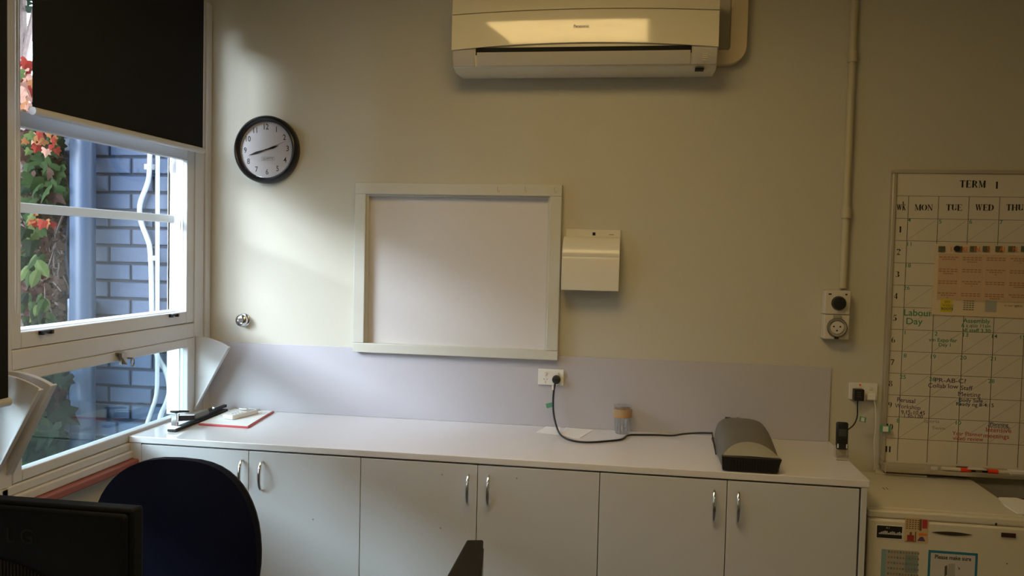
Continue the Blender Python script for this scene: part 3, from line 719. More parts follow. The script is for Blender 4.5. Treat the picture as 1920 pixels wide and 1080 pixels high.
SER = {
 'T': (.80, [(.40, .03, .40, .97, K_), srf(.40, .03), (.02, .96, .78, .96, .07), (.04, .78, .04, .97, .06), (.76, .78, .76, .97, .06)]),
 'E': (.76, [(.16, .03, .16, .97, K_), (.0, .96, .70, .96, .07), (.0, .035, .74, .035, .07), (.2, .51, .52, .51, .06), (.68, .78, .68, .97, .06), (.72, .03, .72, .24, .06), (.52, .40, .52, .62, .06)]),
 'R': (.84, [(.16, .03, .16, .97, K_), srf(.14, .03), (.0, .96, .40, .96, .07), (.2, .48, .40, .48, .06), (.42, .48, .72, .03, .18), (.62, .03, .84, .03, .06)]+arcs(.38, .72, .22, .23, -PI/2, PI/2)),
 'M': (1.06, [(.14, .03, .14, .97, .06), srf(.14, .03), (.0, .96, .24, .96, .07), (.18, .97, .52, .06, .17), (.52, .06, .86, .97, .06), (.88, .03, .88, .97, K_), srf(.90, .03), (.84, .96, 1.04, .96, .07)]),
 'O': (.86, arcs(.43, .5, .34, .47, 0, 2*PI, 20)),
 'N': (.88, [(.16, .03, .16, .97, .06), srf(.16, .03), (.0, .96, .24, .96, .07), (.16, .97, .74, .04, .18), (.74, .04, .74, .97, .06), (.60, .96, .88, .96, .06)]),
 'U': (.86, [(.18, .32, .18, .97, K_), (.0, .96, .36, .96, .06), (.70, .32, .70, .97, .06), (.56, .96, .84, .96, .06)]+arcs(.44, .32, .26, .28, -PI, 0)),
 'W': (1.18, [(.16, .97, .36, .03, .18), (.36, .03, .56, .97, .06), (.56, .97, .78, .03, .18), (.78, .03, 1.0, .97, .06), (.0, .96, .32, .96, .06), (.42, .96, .70, .96, .06), (.86, .96, 1.12, .96, .06)]),
 'D': (.86, [(.16, .03, .16, .97, K_), (.0, .96, .40, .96, .07), (.0, .035, .40, .035, .07)]+arcs(.36, .5, .38, .47, -PI/2, PI/2, 10)),
 'H': (.92, [(.16, .03, .16, .97, K_), (.74, .03, .74, .97, K_), srf(.16, .03), srf(.16, .96), srf(.74, .03), srf(.74, .96), (.2, .51, .7, .51, .06)]),
 'F': (.74, [(.16, .03, .16, .97, K_), srf(.16, .03), (.0, .96, .70, .96, .07), (.2, .51, .50, .51, .06), (.68, .76, .68, .97, .06)]),
 'I': (.40, [(.20, .03, .20, .97, K_), srf(.20, .03), srf(.20, .96)]),
 '1': (.40, [(.22, .03, .22, .97, K_), srf(.22, .03), (.04, .80, .20, .96, .07)]),
 'w': (.96, [(.12, .66, .30, .03, .11), (.30, .03, .46, .66, .05), (.46, .66, .64, .03, .11), (.64, .03, .82, .66, .05), (.0, .65, .24, .65, .05), (.34, .65, .56, .65, .05), (.70, .65, .92, .65, .05)]),
 'k': (.62, [(.14, .03, .14, .99, .11), (.0, .98, .14, .98, .05), (.0, .03, .28, .03, .05), (.16, .30, .46, .64, .06), (.36, .65, .58, .65, .05), (.26, .40, .50, .03, .11), (.38, .03, .62, .03, .05)]),
 '2': (.60, arcs(.28, .70, .20, .26, PI*.95, -.15, 8)+[(.46, .64, .10, .08, .08), (.04, .07, .54, .07, .14)]),
 '3': (.60, arcs(.26, .74, .18, .21, PI*.8, -PI*.45, 8)+arcs(.26, .28, .22, .25, PI*.45, -PI*.85, 8)),
 '4': (.60, [(.38, .03, .38, .97, .17), (.38, .97, .02, .32, .07), (.02, .29, .56, .29, .09)]),
 '5': (.60, [(.12, .93, .54, .93, .12), (.14, .93, .10, .55, .06)]+arcs(.24, .32, .24, .28, PI*.6, -PI*.85, 9)),
 '6': (.60, arcs(.30, .30, .21, .27, 0, 2*PI, 12, .16)+arcs(.44, .34, .38, .62, PI*.62, PI, 5, .13)),
 '7': (.60, [(.04, .90, .56, .90, .14), (.54, .90, .22, .03, .13), (.05, .72, .05, .93, .05)]),
 '8': (.60, arcs(.29, .74, .17, .21, 0, 2*PI, 12, .13)+arcs(.29, .27, .21, .25, 0, 2*PI, 12, .16)),
 '9': (.60, arcs(.28, .68, .20, .27, 0, 2*PI, 12, .16)+arcs(.12, .64, .38, .62, -PI*.38, 0, 5, .13)),
 '0': (.60, arcs(.29, .5, .20, .46, 0, 2*PI, 16, .17)),
}
serif('TERM', 1824, 345, .030); serif('1', 1869, 347, .030)
serif('wk', 1690, 386, .036, wide=.62, gap=.02)
for s_, u in (('MON', 1732), ('TUE', 1789), ('WED', 1846), ('THU', 1903), ('FRI', 1960)): serif(s_, u, 389, .026, wide=.95, gap=.05)
for k, (u, v) in enumerate([(1688, 430), (1685, 472), (1683, 514), (1680, 555), (1678, 596), (1675, 637), (1673, 679), (1670, 719), (1669, 759), (1668, 800), (1665, 842)]):
    serif(str(k+1), u, v, .026, 'week_number', wide=.95, gap=.15)
gr = 'green'
T(gr, 'Labour', 1721, 587, .040, .003, 1.0); T(gr, 'Day', 1714, 603, .038, .003, 1.1)
T(gr, 'Assembly', 1831, 602, .026, .010, 1.05); T(gr, '& a quiz 11am', 1830, 611, .020, .008, 1); T(gr, 'all staff 3.30', 1831, 620, .022, .010, 1.05)
T(gr, 'vm Expo for', 1768, 638, .022, .010, 1); T(gr, 'Day 1', 1772, 647, .020, .008, 1.1)
for s_, u, v in (('4', 1705, 413), ('5', 1763, 416), ('6', 1820, 416), ('7', 1877, 417), ('11', 1705, 458), ('18', 1702, 498), ('26', 1700, 540), ('1', 1697, 624), ('12', 1752, 626), ('13', 1810, 628), ('14', 1864, 631), ('15', 1917, 633),
                 ('18', 1694, 667), ('19', 1749, 669), ('20', 1806, 671), ('21', 1863, 673), ('25', 1693, 707), ('26', 1748, 711), ('28', 1859, 715), ('5', 1800, 757), ('8', 1684, 789), ('10', 1796, 793)):
    T(gr, s_, u, v, .024, .004, 1.1)
pass
pu = 'purple'
T(pu, 'PR-AB-C?', 1782, 714, .026, .006, 1.2); T(pu, 'Collab low', 1768, 724, .026, .006, 1.05); T(pu, 'Staff', 1812, 728, .026, .006, 1.05); T(pu, 'Meeting', 1817, 740, .028, .006, 1.0)
T(pu, 'Perusal', 1699, 751, .027, .008, .95, -.05); T(pu, 'Workshop', 1702, 763, .026, .008, .9, -.05); T(pu, '9.15-10.45', 1712, 774, .024, .006, .95); T(pu, '1.30-1.00', 1712, 781, .022, .008, .95)
pass
bl = 'blue'
T(bl, 'Body Safe', 1820, 751, .022, .010, 1.1); T(bl, 'Ready ng 8-4:15', 1828, 759, .021, .010, 1.1)
T(bl, 'Planning', 1873, 796, .020, .008, 1.1); T(bl, 'Workshop', 1873, 801, .018, .008, 1.1)
pass
rd = 'redink'
T(rd, 'Year Planner', 1814, 814, .024, .004, .95); T(rd, 'video review', 1815, 823, .024, .004, .95); T(rd, 'Intensive', 1872, 807, .027, .004, 1.05); T(rd, 'meetings', 1868, 818, .027, .004, 1.05)
pass
gy = 'diag'; T(gy, 'Sports', 1747, 790, .020, .0, 1.2); T(gy, 'Swim', 1760, 803, .020, .0, 1.2); pass
# printed sheet stuck on it
yp = -.0312
sh = thing('printed_sheet', 'orange printed sheet with a lettered black banner stuck on the planner', 'sheet', (1.45, -.03, 1.42))
a, b, c, d = at_y(1758, 457, yp), at_y(1754, 590, yp), at_y(1925, 600, yp), at_y(1925, 459, yp)
X0s, X1s, Z1s, Z0s = 1.215, 1.640, a.z, b.z
MB().add([(X0s+.003, yp, Z1s), (X0s-.004, yp-.004, Z0s), (X1s, yp-.002, Z0s-.004), (X1s, yp, Z1s), (X0s+.003, yp+.0008, Z1s), (X0s-.004, yp+.0008, Z0s), (X1s, yp+.0008, Z0s-.004), (X1s, yp+.0008, Z1s)],
         [(0, 1, 2, 3), (7, 6, 5, 4), (0, 4, 5, 1), (1, 5, 6, 2), (2, 6, 7, 3), (3, 7, 4, 0)]).build('paper', mat('sheet_paper', (.66, .55, .40), .6), sh)
y1_ = yp-.0052; H_ = Z1s-Z0s; W_ = X1s-X0s
m1 = MB(); rect(m1, X0s+.014, X1s-.012, Z0s+.062, Z1s-.040, y1_+.0004); m1.build('orange_panel', 'sheet', sh)
bk = MB(); orr = MB()
xs = [1766, 1798, 1825, 1849, 1873, 1897, 1921]
for k, u in enumerate(xs):
    q = at_y(u, 467, y1_); rect(bk, q.x-.0135, q.x+.0135, q.z-.012, q.z+.012, y1_)
bk.build('black_squares', 'olive', sh)
q = at_y(1794, 466, y1_); MB().cyl((q.x, y1_-.006, q.z), (q.x, y1_, q.z), .012).build('magnet', 'black', sh)
for s_, u in (('I', 1783), ('KI', 1809), ('IN', 1832), ('S', 1853), ('AI', 1879), ('N', 1903)):
    q = at_y(u, 468, y1_); text(orr, s_, q.x, y1_-.0002, q.z, .028, .012, .85)
orr.build('orange_letters', 'orange', sh)
tl = MB(); gl = MB()
for c in range(4):
    xc = X0s+.055+c*.092
    for r_, zz in enumerate((Z1s-.055, Z1s-.105, Z1s-.155, Z1s-.205)):
        for k in range(2+(c+r_) % 2):
            wd = .038-.012*k*((r_+c) % 3 == 0)-(.018 if k == 2 else 0)
            n = 5
            for j in range(n): 
                a_ = xc-wd+2*wd*j/n; rect(tl, a_, a_+2*wd/n*.78, zz-.009*k-.0022, zz-.009*k+.0022, y1_)
    if c: rect(gl, X0s+.009+c*.092-.001, X0s+.009+c*.092+.001, Z0s+.064, Z1s-.042, y1_+.0001)
tl.build('print_lines', 'sheettext', sh, kind='stuff'); gl.build('print_columns', mat('pale_line', (.66, .47, .30), .7), sh)
q = at_y(1777, 573, y1_); ye = MB(); rect(ye, q.x-.028, q.x+.016, q.z-.026, q.z+.026, y1_); ye.build('yellow_patch', 'yellow', sh)
oo = MB(); text(oo, 'MY', q.x-.002, y1_-.0003, q.z+.014, .016, .02); text(oo, 'WORLD', q.x+.001, y1_-.0003, q.z+.0, .012, .02); text(oo, 'ROOTS', q.x-.002, y1_-.0003, q.z-.014, .014, .03)
q = at_y(1817, 573, y1_)
for k in range(5): 
    for j in range(4): rect(oo, q.x-.022+.011*j, q.x-.022+.011*j+.008, q.z+.018-.009*k, q.z+.021-.009*k, y1_)
q = at_y(1900, 573, y1_); text(oo, 'in our space', q.x, y1_, q.z, .014, .0)
oo.build('small_print', 'olive', sh, kind='stuff')
q = at_y(1858, 574, y1_); aq = MB(); rect(aq, q.x-.022, q.x+.020, q.z-.024, q.z+.024, y1_); aq.build('grey_picture', mat('grey_print', (.36, .38, .36), .6), sh)

# markers and eraser on the tray
def marker(p, L, cap, label, rotz=0, white='tboard', capm='redcap', flip=False):
    m = thing('marker_pen', label, 'marker', p, 'whiteboard markers on the planner tray')
    s = -1 if flip else 1; x, y, z = p; r = .0085
    MB().cyl((x-L/2*s, y, z+r), (x+L*.05*s, y, z+r), r, seg=14).build('barrel', white, m, smooth=40)
    MB().cyl((x+L*.05*s, y, z+r), (x+L*.36*s, y, z+r), r+.0006, seg=14).build('cap', capm, m, smooth=40)
    MB().cyl((x+L*.36*s, y, z+r), (x+L/2*s, y, z+r), r*.75, seg=14).build('tip_cap', 'black', m, smooth=40)
a = at_y(1810, 874, -.065); marker((a.x-.027, -.066, .7765), .13, None, 'red-capped whiteboard marker lying left on the planner tray')
a = at_y(1861, 878, -.065); marker((a.x+.027, -.066, .7765), .13, None, 'red-capped whiteboard marker lying right on the planner tray', flip=True)
a = at_y(1798, 867, -.05); tag(MB().cyl((a.x-.01, -.052, .789), (a.x+.04, -.052, .789), .0065, seg=12).build('dark_blue_marker', 'navyc', smooth=40), 'dark blue marker behind the red-capped ones on the planner tray', 'marker')
a = at_y(1832, 870, -.07); tag(MB().prism([(a.x-.04, .7905), (a.x-.025, .796), (a.x+.025, .796), (a.x+.04, .7905), (a.x+.03, .789), (a.x-.03, .789)], 'y', -.080, -.050).build('tray_eraser', 'wboard', bevel=.003), 'small white eraser lying across the two red-capped markers', 'eraser')
a = at_y(1752, 869, -.07); tag(MB().box(a.x-.011, a.x+.014, -.075, -.058, .7765, .790).build('chalk_stub', 'wboard', bevel=.003), 'short white block on the left part of the planner tray', 'eraser')
a = at_y(1905, 876, -.07); tag(MB().box(a.x-.028, a.x+.06, -.080, -.050, .7765, .797).build('board_wiper', 'wboard', bevel=.006), 'pale board wiper on the tray near the right edge', 'wiper')

# ================================================================== ADAPTER, HANDSET, CORD
t = thing('power_adapter', 'black plug-in adapter in the power point beside the planner', 'adapter', (.95, -.03, 1.05))
p = at_y(1610, 741, -.035)
MB().box(p.x-.021, p.x+.021, -.045, -.0122, p.z-.024, p.z+.026).build('adapter_body', 'black', t, bevel=.004)
ad = MB(); 
for k in range(3): rect(ad, p.x-.010, p.x+.008, p.z+.012-.009*k, p.z+.015-.009*k, -.0454)
ad.build('rating_print', 'line', t)
MB().cyl((.945, -.011, 1.113), (.945, -.0125, 1.113), .004).build('red_indicator', 'redcap', t)
hp = (.806, -.325, .8605)
MB().tube([(p.x-.004, -.038, p.z-.022), (p.x-.004, -.04, p.z-.055), (p.x-.012, -.08, p.z-.085), (p.x-.05, -.18, p.z-.105), (.815, -.285, .955), (.811, -.30, .90)], .003, 8, smooth=2).build('adapter_cable', 'black', t, smooth=60)
q = at_y(1617, 786, -.075); MB().obox((q.x, -.08, q.z), (.013, 0, -.002), (0, .0006, 0), (.001, 0, .011)).build('test_tag', 'taggreen', t, label='green and white test tag')
MB().obox((q.x, -.0812, q.z), (.0065, 0, -.001), (0, .0003, 0), (.0005, 0, .008)).build('tag_label', 'white', t)
t = thing('cordless_handset', 'black cordless phone standing in a clear cradle on the counter end', 'phone', hp)
hx, hy, hz = hp
MB().prism([(hy-.028, hz), (hy+.028, hz), (hy+.024, hz+.062), (hy-.004, hz+.062), (hy-.016, hz+.030)], 'x', hx-.024, hx+.024).build('cradle', 'clear', t, bevel=.003)
MB().box(hx-.024, hx+.024, hy-.026, hy+.026, hz, hz+.006).build('cradle_base', 'white', t, bevel=.002)
MB().obox((hx, hy+.0, hz+.092), (.0225, 0, 0), (0, .011, -.001), (0, .004, .054)).build('handset_body', 'black', t, bevel=.007, seg=3)
MB().obox((hx, hy-.0095, hz+.106), (.015, 0, 0), (0, .0025, 0), (0, .0012, .014)).build('display', mat('phone_display', (.05, .055, .05), .2), t, bevel=.001)
MB().box(hx-.019, hx-.015, hy-.0165, hy-.010, hz+.046, hz+.062).box(hx+.014, hx+.018, hy-.0165, hy-.010, hz+.046, hz+.062).build('side_keys', 'white', t)
kp = MB()
for r_ in range(3):
    for c_ in range(3): kp.box(hx-.013+.0095*c_, hx-.0065+.0095*c_, hy-.0150, hy-.011, hz+.058+.009*r_, hz+.063+.009*r_)
kp.build('keypad', 'matblack', t)
t = thing('white_cord', 'thin white cord hanging along the planner frame to the fridge', 'cord', (1.01, -.03, .76))
p = at_y(1636, 748, -.03); q = at_y(1643, 800, -.03); r2 = at_y(1638, 884, -.03)
MB().box(p.x-.022, p.x+.012, -.035, -.0122, p.z-.006, p.z+.022).build('flat_plug', 'white', t, bevel=.004)
MB().tube([(p.x+.004, -.03, p.z+.004), (p.x+.013, -.03, p.z-.02), (q.x-.004, -.045, q.z), (q.x-.010, -.045, q.z-.05), (r2.x, -.04, .80), (r2.x, -.04, .756)], .003, 8, smooth=2).build('cable', 'tboard', t, smooth=60)
p = at_y(1660, 804, -.05); MB().obox((p.x, -.052, p.z), (.022, 0, 0), (0, .0006, 0), (0, 0, .015)).build('test_tag', 'taggreen', t, label='green test tag with a white label')
MB().obox((p.x, -.0532, p.z), (.011, 0, 0), (0, .0003, 0), (0, 0, .011)).build('tag_label', 'white', t)

# ================================================================== THINGS ON THE COUNTER
ZT = .8603
# ---- tumbler
t = thing('glass_tumbler', 'clear glass tumbler with a printed orange band on the counter', 'glass', (-.060, -.068, ZT))
cx, cyy = -.058, -.068
gp = [(.001, 0), (.030, 0), (.033, .004), (.041, .125), (.0385, .125), (.0315, .010), (.001, .010)]
MB().lathe(gp, (cx, cyy, ZT), (0, 0, 1), 32, False).build('glass_body', 'tumbler', t, smooth=50)
MB().lathe([(.0402, .082), (.0412, .110), (.0407, .110), (.0397, .082), (.0402, .082)], (cx, cyy, ZT), (0, 0, 1), 32, False).build('printed_band', mat('orange_band', (.42, .28, .16), .6), t, smooth=50, label='tan and orange printed band')
MB().lathe([(.0398, .074), (.0405, .092), (.0401, .092)], (cx, cyy, ZT), (0, 0, 1), 32, False).build('lower_band', mat('band_brown', (.50, .25, .08), .6), t, smooth=50)
fl = MB()
for k in range(14):
    a = 2*PI*k/14; fl.cyl((cx+math.cos(a)*.0325, cyy+math.sin(a)*.0325, ZT+.006), (cx+math.cos(a)*.0360, cyy+math.sin(a)*.0360, ZT+.060), .0016, seg=6)
fl.build('flutes', 'tumbler', t)

# ---- loose papers
def sheet(pts, z, name, label, m='paper', curl=0):
    P = [at_z(a, b, z) for a, b in pts]; n = len(P)
    vs = [(p.x, min(p.y, -.016), z+(curl if i == 0 else 0)) for i, p in enumerate(P)]
    vs += [(x, y, zz+.0012) for x, y, zz in vs]
    o = MB().add(vs, [tuple(range(n)), tuple(range(2*n-1, n-1, -1))]+[(i, (i+1) % n, (i+1) % n+n, i+n) for i in range(n)]).build(name, m)
    return tag(o, label, 'paper')
sheet([(1005, 811), (1026, 797), (1052, 799), (1048, 815)], ZT, 'paper_slip', 'white slip of paper on the counter left of the black cord')
sheet([(1052, 816), (1062, 799), (1113, 806), (1086, 822)], ZT, 'folded_note', 'folded white note on the counter under the black cord')

# ---- clipboard with pad, remote, stapler
t = thing('red_clipboard', 'red clipboard with a white sheet at the window end of the counter', 'clipboard', (-1.77, -.2, ZT))
P = [Vector((-1.985, -.385, 0)), Vector((-1.650, -.392, 0)), Vector((-1.695, -.030, 0)), Vector((-1.930, -.030, 0))]
P[0].x = -1.885; P[3].x = -1.898
def quad(P, z0, z1): 
    return MB().add([(p.x, p.y, z0) for p in P]+[(p.x, p.y, z1) for p in P], [(0, 3, 2, 1), (4, 5, 6, 7), (0, 1, 5, 4), (1, 2, 6, 5), (2, 3, 7, 6), (3, 0, 4, 7)])
quad(P, ZT, ZT+.007).build('backing_board', 'rededge', t, bevel=.002)
c_ = sum(P, Vector())/4; Q = [c_+(p-c_)*.95 for p in P]
quad(Q, ZT+.0072, ZT+.0095).build('paper_sheet', 'paper', t)
MB().box(-1.860, -1.760, -.062, -.038, ZT+.0098, ZT+.018).build('clip', 'chrome', t, bevel=.003)
t = thing('remote_control', 'white air conditioner remote lying on the red clipboard', 'remote', (-1.76, -.2, ZT+.01))
a = Vector((-1.800, -.285, 0)); b = Vector((-1.755, -.120, 0)); 
d = (b-a).normalized(); n = Vector((-d.y, d.x, 0)); c_ = (a+b)/2; L = .085
MB().obox((c_.x, c_.y, ZT+.0205), d*L, n*.029, (0, 0, .0100)).build('remote_body', 'white', t, bevel=.004, seg=3)
MB().obox(Vector((c_.x, c_.y, ZT+.0308))+d*.045, d*.024, n*.020, (0, 0, .0006)).build('display', 'lgrey', t)
bt = MB()
for k in range(3):
    for j in (-1, 1): bt.obox(Vector((c_.x, c_.y, ZT+.0312))-d*(.012+.018*k)+n*j*.010, d*.005, n*.006, (0, 0, .001))
bt.build('buttons', 'whitegrey', t)
t = thing('long_arm_stapler', 'long-arm black and chrome stapler resting beside the red clipboard', 'stapler', (-1.93, -.3, ZT))
a = Vector((-1.925, -.520, 0)); b = Vector((-1.897, -.045, 0)); a = Vector((-1.918, -.540, 0)); b = Vector((-1.932, -.060, 0))
d = (b-a).normalized(); n = Vector((-d.y, d.x, 0)); Lt = (b-a).length
def sp_(u, z, hl, hw, hh): return (a+d*u+Vector((0, 0, ZT+z)), d*hl, n*hw, Vector((0, 0, hh)))
MB().obox(*sp_(Lt/2, .006, Lt/2, .020, .005)).build('base', 'matblack', t, bevel=.003)
MB().obox(*sp_(.030, .0125, .026, .014, .0015)).build('anvil', 'chrome', t, bevel=.001)
def slab(u0, z0, u1, z1, th, hw):
    p = a+d*u0+Vector((0, 0, ZT+z0)); q = a+d*u1+Vector((0, 0, ZT+z1)); dd = (q-p); up = dd.cross(n).normalized()*th/2
    return MB().obox((p+q)/2, dd/2, n*hw, up)
slab(.040, .066, .200, .036, .010, .013).build('magazine', 'chrome', t, bevel=.002)
slab(.045, .050, .190, .026, .024, .011).build('channel', 'matblack', t, bevel=.002)
slab(.012, .084, .120, .066, .008, .016).build('top_lever', 'matblack', t, bevel=.003)
slab(.026, .022, .028, .078, .016, .013).build('head_plate', 'chrome', t, bevel=.002)
slab(.170, .032, .300, .030, .022, .016).build('hinge_block', 'grey', t, bevel=.004)
slab(.290, .028, .480, .026, .014, .014).build('long_arm', 'black', t, bevel=.003)
MB().obox(*sp_(.42, .036, .05, .006, .003)).build('chrome_insert', 'chrome', t, bevel=.001)

# ---- grey machine
t = thing('office_laminator', 'grey domed desktop machine with a ribbed black front on the counter', 'laminator', (.43, -.38, ZT))
secs = []   # (y, xl, xr, h)
for (y, xl, xr, h) in ((-.615, .318, .526, .052), (-.600, .317, .528, .060), (-.56, .316, .532, .084), (-.50, .316, .536, .100), (-.42, .318, .540, .108), (-.30, .322, .546, .114), (-.18, .328, .548, .112), (-.10, .336, .540, .100), (-.07, .348, .525, .080)):
    ring = []; w_ = xr-xl; xc = (xl+xr)/2
    for k in range(17):
        a_ = PI*k/16; cxx = -math.cos(a_); szz = math.sin(a_)
        ex = math.copysign(abs(cxx)**.55, cxx); ez = szz**.62
        ring.append((xc+ex*w_/2*(1-.10*ez), y, ZT+.022+(h-.022)*ez))
    ring = [(xl+.006, y, ZT+.006)]+ring+[(xr-.006, y, ZT+.006)]
    secs.append(ring)
m = MB(); n = len(secs[0]); vs = [p for r_ in secs for p in r_]; fs = []
for i in range(len(secs)-1):
    for k in range(n): fs.append((i*n+k, i*n+(k+1) % n, (i+1)*n+(k+1) % n, (i+1)*n+k))
fs += [tuple(range(n)), tuple(range(len(secs)*n-1, (len(secs)-1)*n-1, -1))]
m.add(vs, fs).build('cover', 'grey', t, smooth=50)
# light grey front hood: crescent on the slope above the black front
cr = []; N = 20
for i in range(N+1):
    u = -1+2*i/N
    for v in (0, .5, 1):
        x = .422+u*.100; yy = -.622+v*.075*(1-u*u)**.8
        hgt = .055+.049*min(1, ((yy+.622)/.11))**.75*(1-abs(u)**5*.5)
        cr.append((x, yy, ZT+hgt+.0035-.002*abs(u)))
fs = [(i*3+j, i*3+j+1, i*3+j+4, i*3+j+3) for i in range(N) for j in range(2)]
MB().add(cr, fs).build('front_hood', 'lgrey', t, smooth=60)
MB().prism([(.320, ZT+.004), (.514, ZT+.004), (.522, ZT+.030), (.530, ZT+.055), (.316, ZT+.057)], 'y', -.636, -.610).build('front_grille', 'black', t, bevel=.002)
rb = MB()
for k in range(14): x = .345+.0105*k; rb.box(x, x+.004, -.640, -.636, ZT+.012, ZT+.046)
rb.build('grille_ribs', 'matblack', t, kind='stuff')
MB().box(.380, .402, -.094, -.086, ZT+.092, ZT+.099).box(.428, .438, -.094, -.086, ZT+.092, ZT+.099).build('rear_buttons', 'black', t)
MB().tube([(.3170, -.20, ZT+.050), (.3155, -.30, ZT+.030), (.3145, -.42, ZT+.012)], .0025, 8, smooth=1).build('side_seam', 'black', t)
MB().box(.325, .525, -.60, -.09, ZT, ZT+.008).build('base_plate', 'black', t)

# ---- plug and cord of the machine
px = at_y(1043, 712, -.04)
ZC = .8650
cab = [(px.x-.004, -.040, px.z-.012), tuple(at_y(1037, 740, -.045)), tuple(at_y(1037, 775, -.06)), tuple(at_y(1044, 803, -.10)), tuple(at_z(1052, 818, ZC+.008)), tuple(at_z(1072, 827, ZC)), tuple(at_z(1105, 830, ZC)), tuple(at_z(1150, 826, ZC)), tuple(at_z(1168, 824, ZC)), tuple(at_z(1176, 815, ZC))]
q = Vector(cab[-1])
cab += [(q.x+.05, -.105, ZC), (q.x+.13, -.085, ZC), (q.x+.20, -.09, ZC+.001), (.20, -.085, ZC+.010), (.27, -.10, ZC+.022), (.325, -.13, ZC+.030)]
cd = MB().tube(cab, .0042, 8, smooth=3).build('power_cord', 'black', t, smooth=60, label='black power cord looping from the splashback socket')
MB().lathe([(.019, 0), (.020, .010), (.018, .024), (.008, .028), (.001, .028)], (px.x, -.0232, px.z), (0, -1, 0), 24).build('plug', 'black', cd, smooth=50)

p = at_y(1037, 727, -.045); MB().cyl((p.x, -.043, p.z+.012), (p.x, -.044, p.z-.010), .0048, seg=10).build('white_sleeve', 'white', cd, smooth=40)
p = at_y(1031, 760, -.055); MB().obox((p.x-.002, -.055, p.z), (.014, .002, .004), (0, .0006, 0), (-.003, 0, .010)).build('test_tag', 'taggreen', cd, label='pale green test tag')

# ================================================================== FRIDGE
FX0, FX1, FT = .845, 1.392, .745
t = thing('bar_fridge', 'low white bar fridge beside the cupboards, covered in magnets', 'fridge', ((FX0+FX1)/2, -.32, 0))
MB().box(FX0+.004, FX1-.004, -.535, -.035, .03, FT-.030).build('cabinet', 'fridge', t, bevel=.004)
MB().box(FX0, FX1, -.560, -.030, FT-.028, FT).build('top_panel', 'fridge', t, bevel=.007, seg=3)
dr = MB().box(FX0, FX1, -.605, -.545, .05, FT-.032).build('door', 'fridge', t, bevel=.008, seg=3)
MB().box(FX0, FX1, -.596, -.558, FT-.0315, FT-.001).build('door_cap', 'fridge', t, bevel=.008, seg=3)
pl = [( -1, 0)]+[(-1+2*k/12, .10*math.sin(PI*k/12)) for k in range(1, 12)]+[(1, 0)]+[(1-2*k/12, -.14*math.sin(PI*k/12)) for k in range(1, 12)]
q = at_y(1785, 1000, -.606)
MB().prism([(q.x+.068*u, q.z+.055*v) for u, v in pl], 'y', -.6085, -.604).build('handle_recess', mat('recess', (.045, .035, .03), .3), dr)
for (x, y) in ((FX0+.05, -.09), (FX1-.05, -.09), (FX0+.05, -.5), (FX1-.05, -.5)): MB().cyl((x, y, 0), (x, y, .035), .016, seg=12).build('foot', 'black', t)
vf = -.6055
def card(name, label, cat, p0, p1, m, th=.0012, rot=0, bev=0):
    a, b = at_y(*p0, vf), at_y(*p1, vf)
    tt = thing(name, label, cat, ((a.x+b.x)/2, vf, b.z)); MB().box(a.x, b.x, vf-th, vf-.0001, b.z, a.z).build('backing', m, tt, bevel=bev)
    return tt, a.x, b.x, b.z, a.z
tt, xa, xb, za, zb = card('black_magnet', 'black rectangular fridge magnet with a pale printed row', 'magnet', (1643, 983), (1692, 1012), 'white', bev=.0005)
m = MB(); rect(m, xa+.0025, xb-.0025, za+.0025, zb-.0025, vf-.0014); m.build('black_print', 'black', tt)
m = MB(); text(m, 'A I', (xa+xb)/2-.006, vf-.0016, za+.040, .010, .01)
for k, h_ in enumerate((4, 7, 9, 11, 10, 5, 8, 10, 9, 5, 8, 10, 7)): rect(m, xa+.010+.0062*k, xa+.0148+.0062*k, za+.016, za+.016+h_*.0012, vf-.0016)
m.build('pale_print', 'whitegrey', tt)
tt, xa, xb, za, zb = card('picture_magnet', 'tan fridge magnet with red and purple pictures', 'magnet', (1697, 970), (1739, 1019), 'tan')
m = MB(); w_ = xb-xa; h_ = zb-za
rect(m, xa+w_*.74, xa+w_*.96, za+h_*.60, zb-h_*.04, vf-.0014); m.build('red_block', mat('red_print', (.42, .04, .05), .5), tt)
m = MB(); rect(m, xa+w_*.12, xa+w_*.42, za+h_*.06, za+h_*.30, vf-.0014); m.build('maroon_block', 'maroon', tt)
m = MB(); m.add([(xa+w_*.55, vf-.0014, za+h_*.08), (xa+w_*.90, vf-.0014, za+h_*.08), (xa+w_*.80, vf-.0014, za+h_*.26), (xa+w_*.68, vf-.0014, za+h_*.26)], [(0, 1, 2, 3)]); m.build('purple_block', mat('purple_print', (.10, .06, .16), .5), tt)
m = MB(); rect(m, xa+w_*.60, xa+w_*.95, za+h_*.30, za+h_*.40, vf-.0014); m.build('orange_block', 'orange', tt)
m = MB()
for r_ in range(5):
    for c_ in range(5): rect(m, xa+w_*(.06+.12*c_), xa+w_*(.14+.12*c_), za+h_*(.55+.085*r_), za+h_*(.59+.085*r_), vf-.0014)
rect(m, xa+w_*.62, xa+w_*.72, za+h_*.5, zb-h_*.03, vf-.0013); rect(m, xa+w_*.06, xa+w_*.5, za+h_*.03, za+h_*.06, vf-.0014); rect(m, xa+w_*.45, xa+w_*.5, za+h_*.03, za+h_*.45, vf-.0014)
rect(m, xa+w_*.22, xa+w_*.32, za+h_*.30, za+h_*.42, vf-.0014)
m.build('brown_print', mat('dark_print', (.16, .08, .04), .6), tt)
tag(MB().box(*[f for f in (at_y(1877, 999, vf).x, at_y(1904, 999, vf).x)], vf-.006, vf-.0001, at_y(1890, 1007, vf).z, at_y(1890, 999, vf).z).build('bar_magnet', 'maroon', bevel=.001), 'small dark red bar magnet at the right of the fridge door', 'magnet')
bpy.data.objects['bar_magnet'].data.materials[0] = mat('dark_red', (.035, .012, .010), .5)
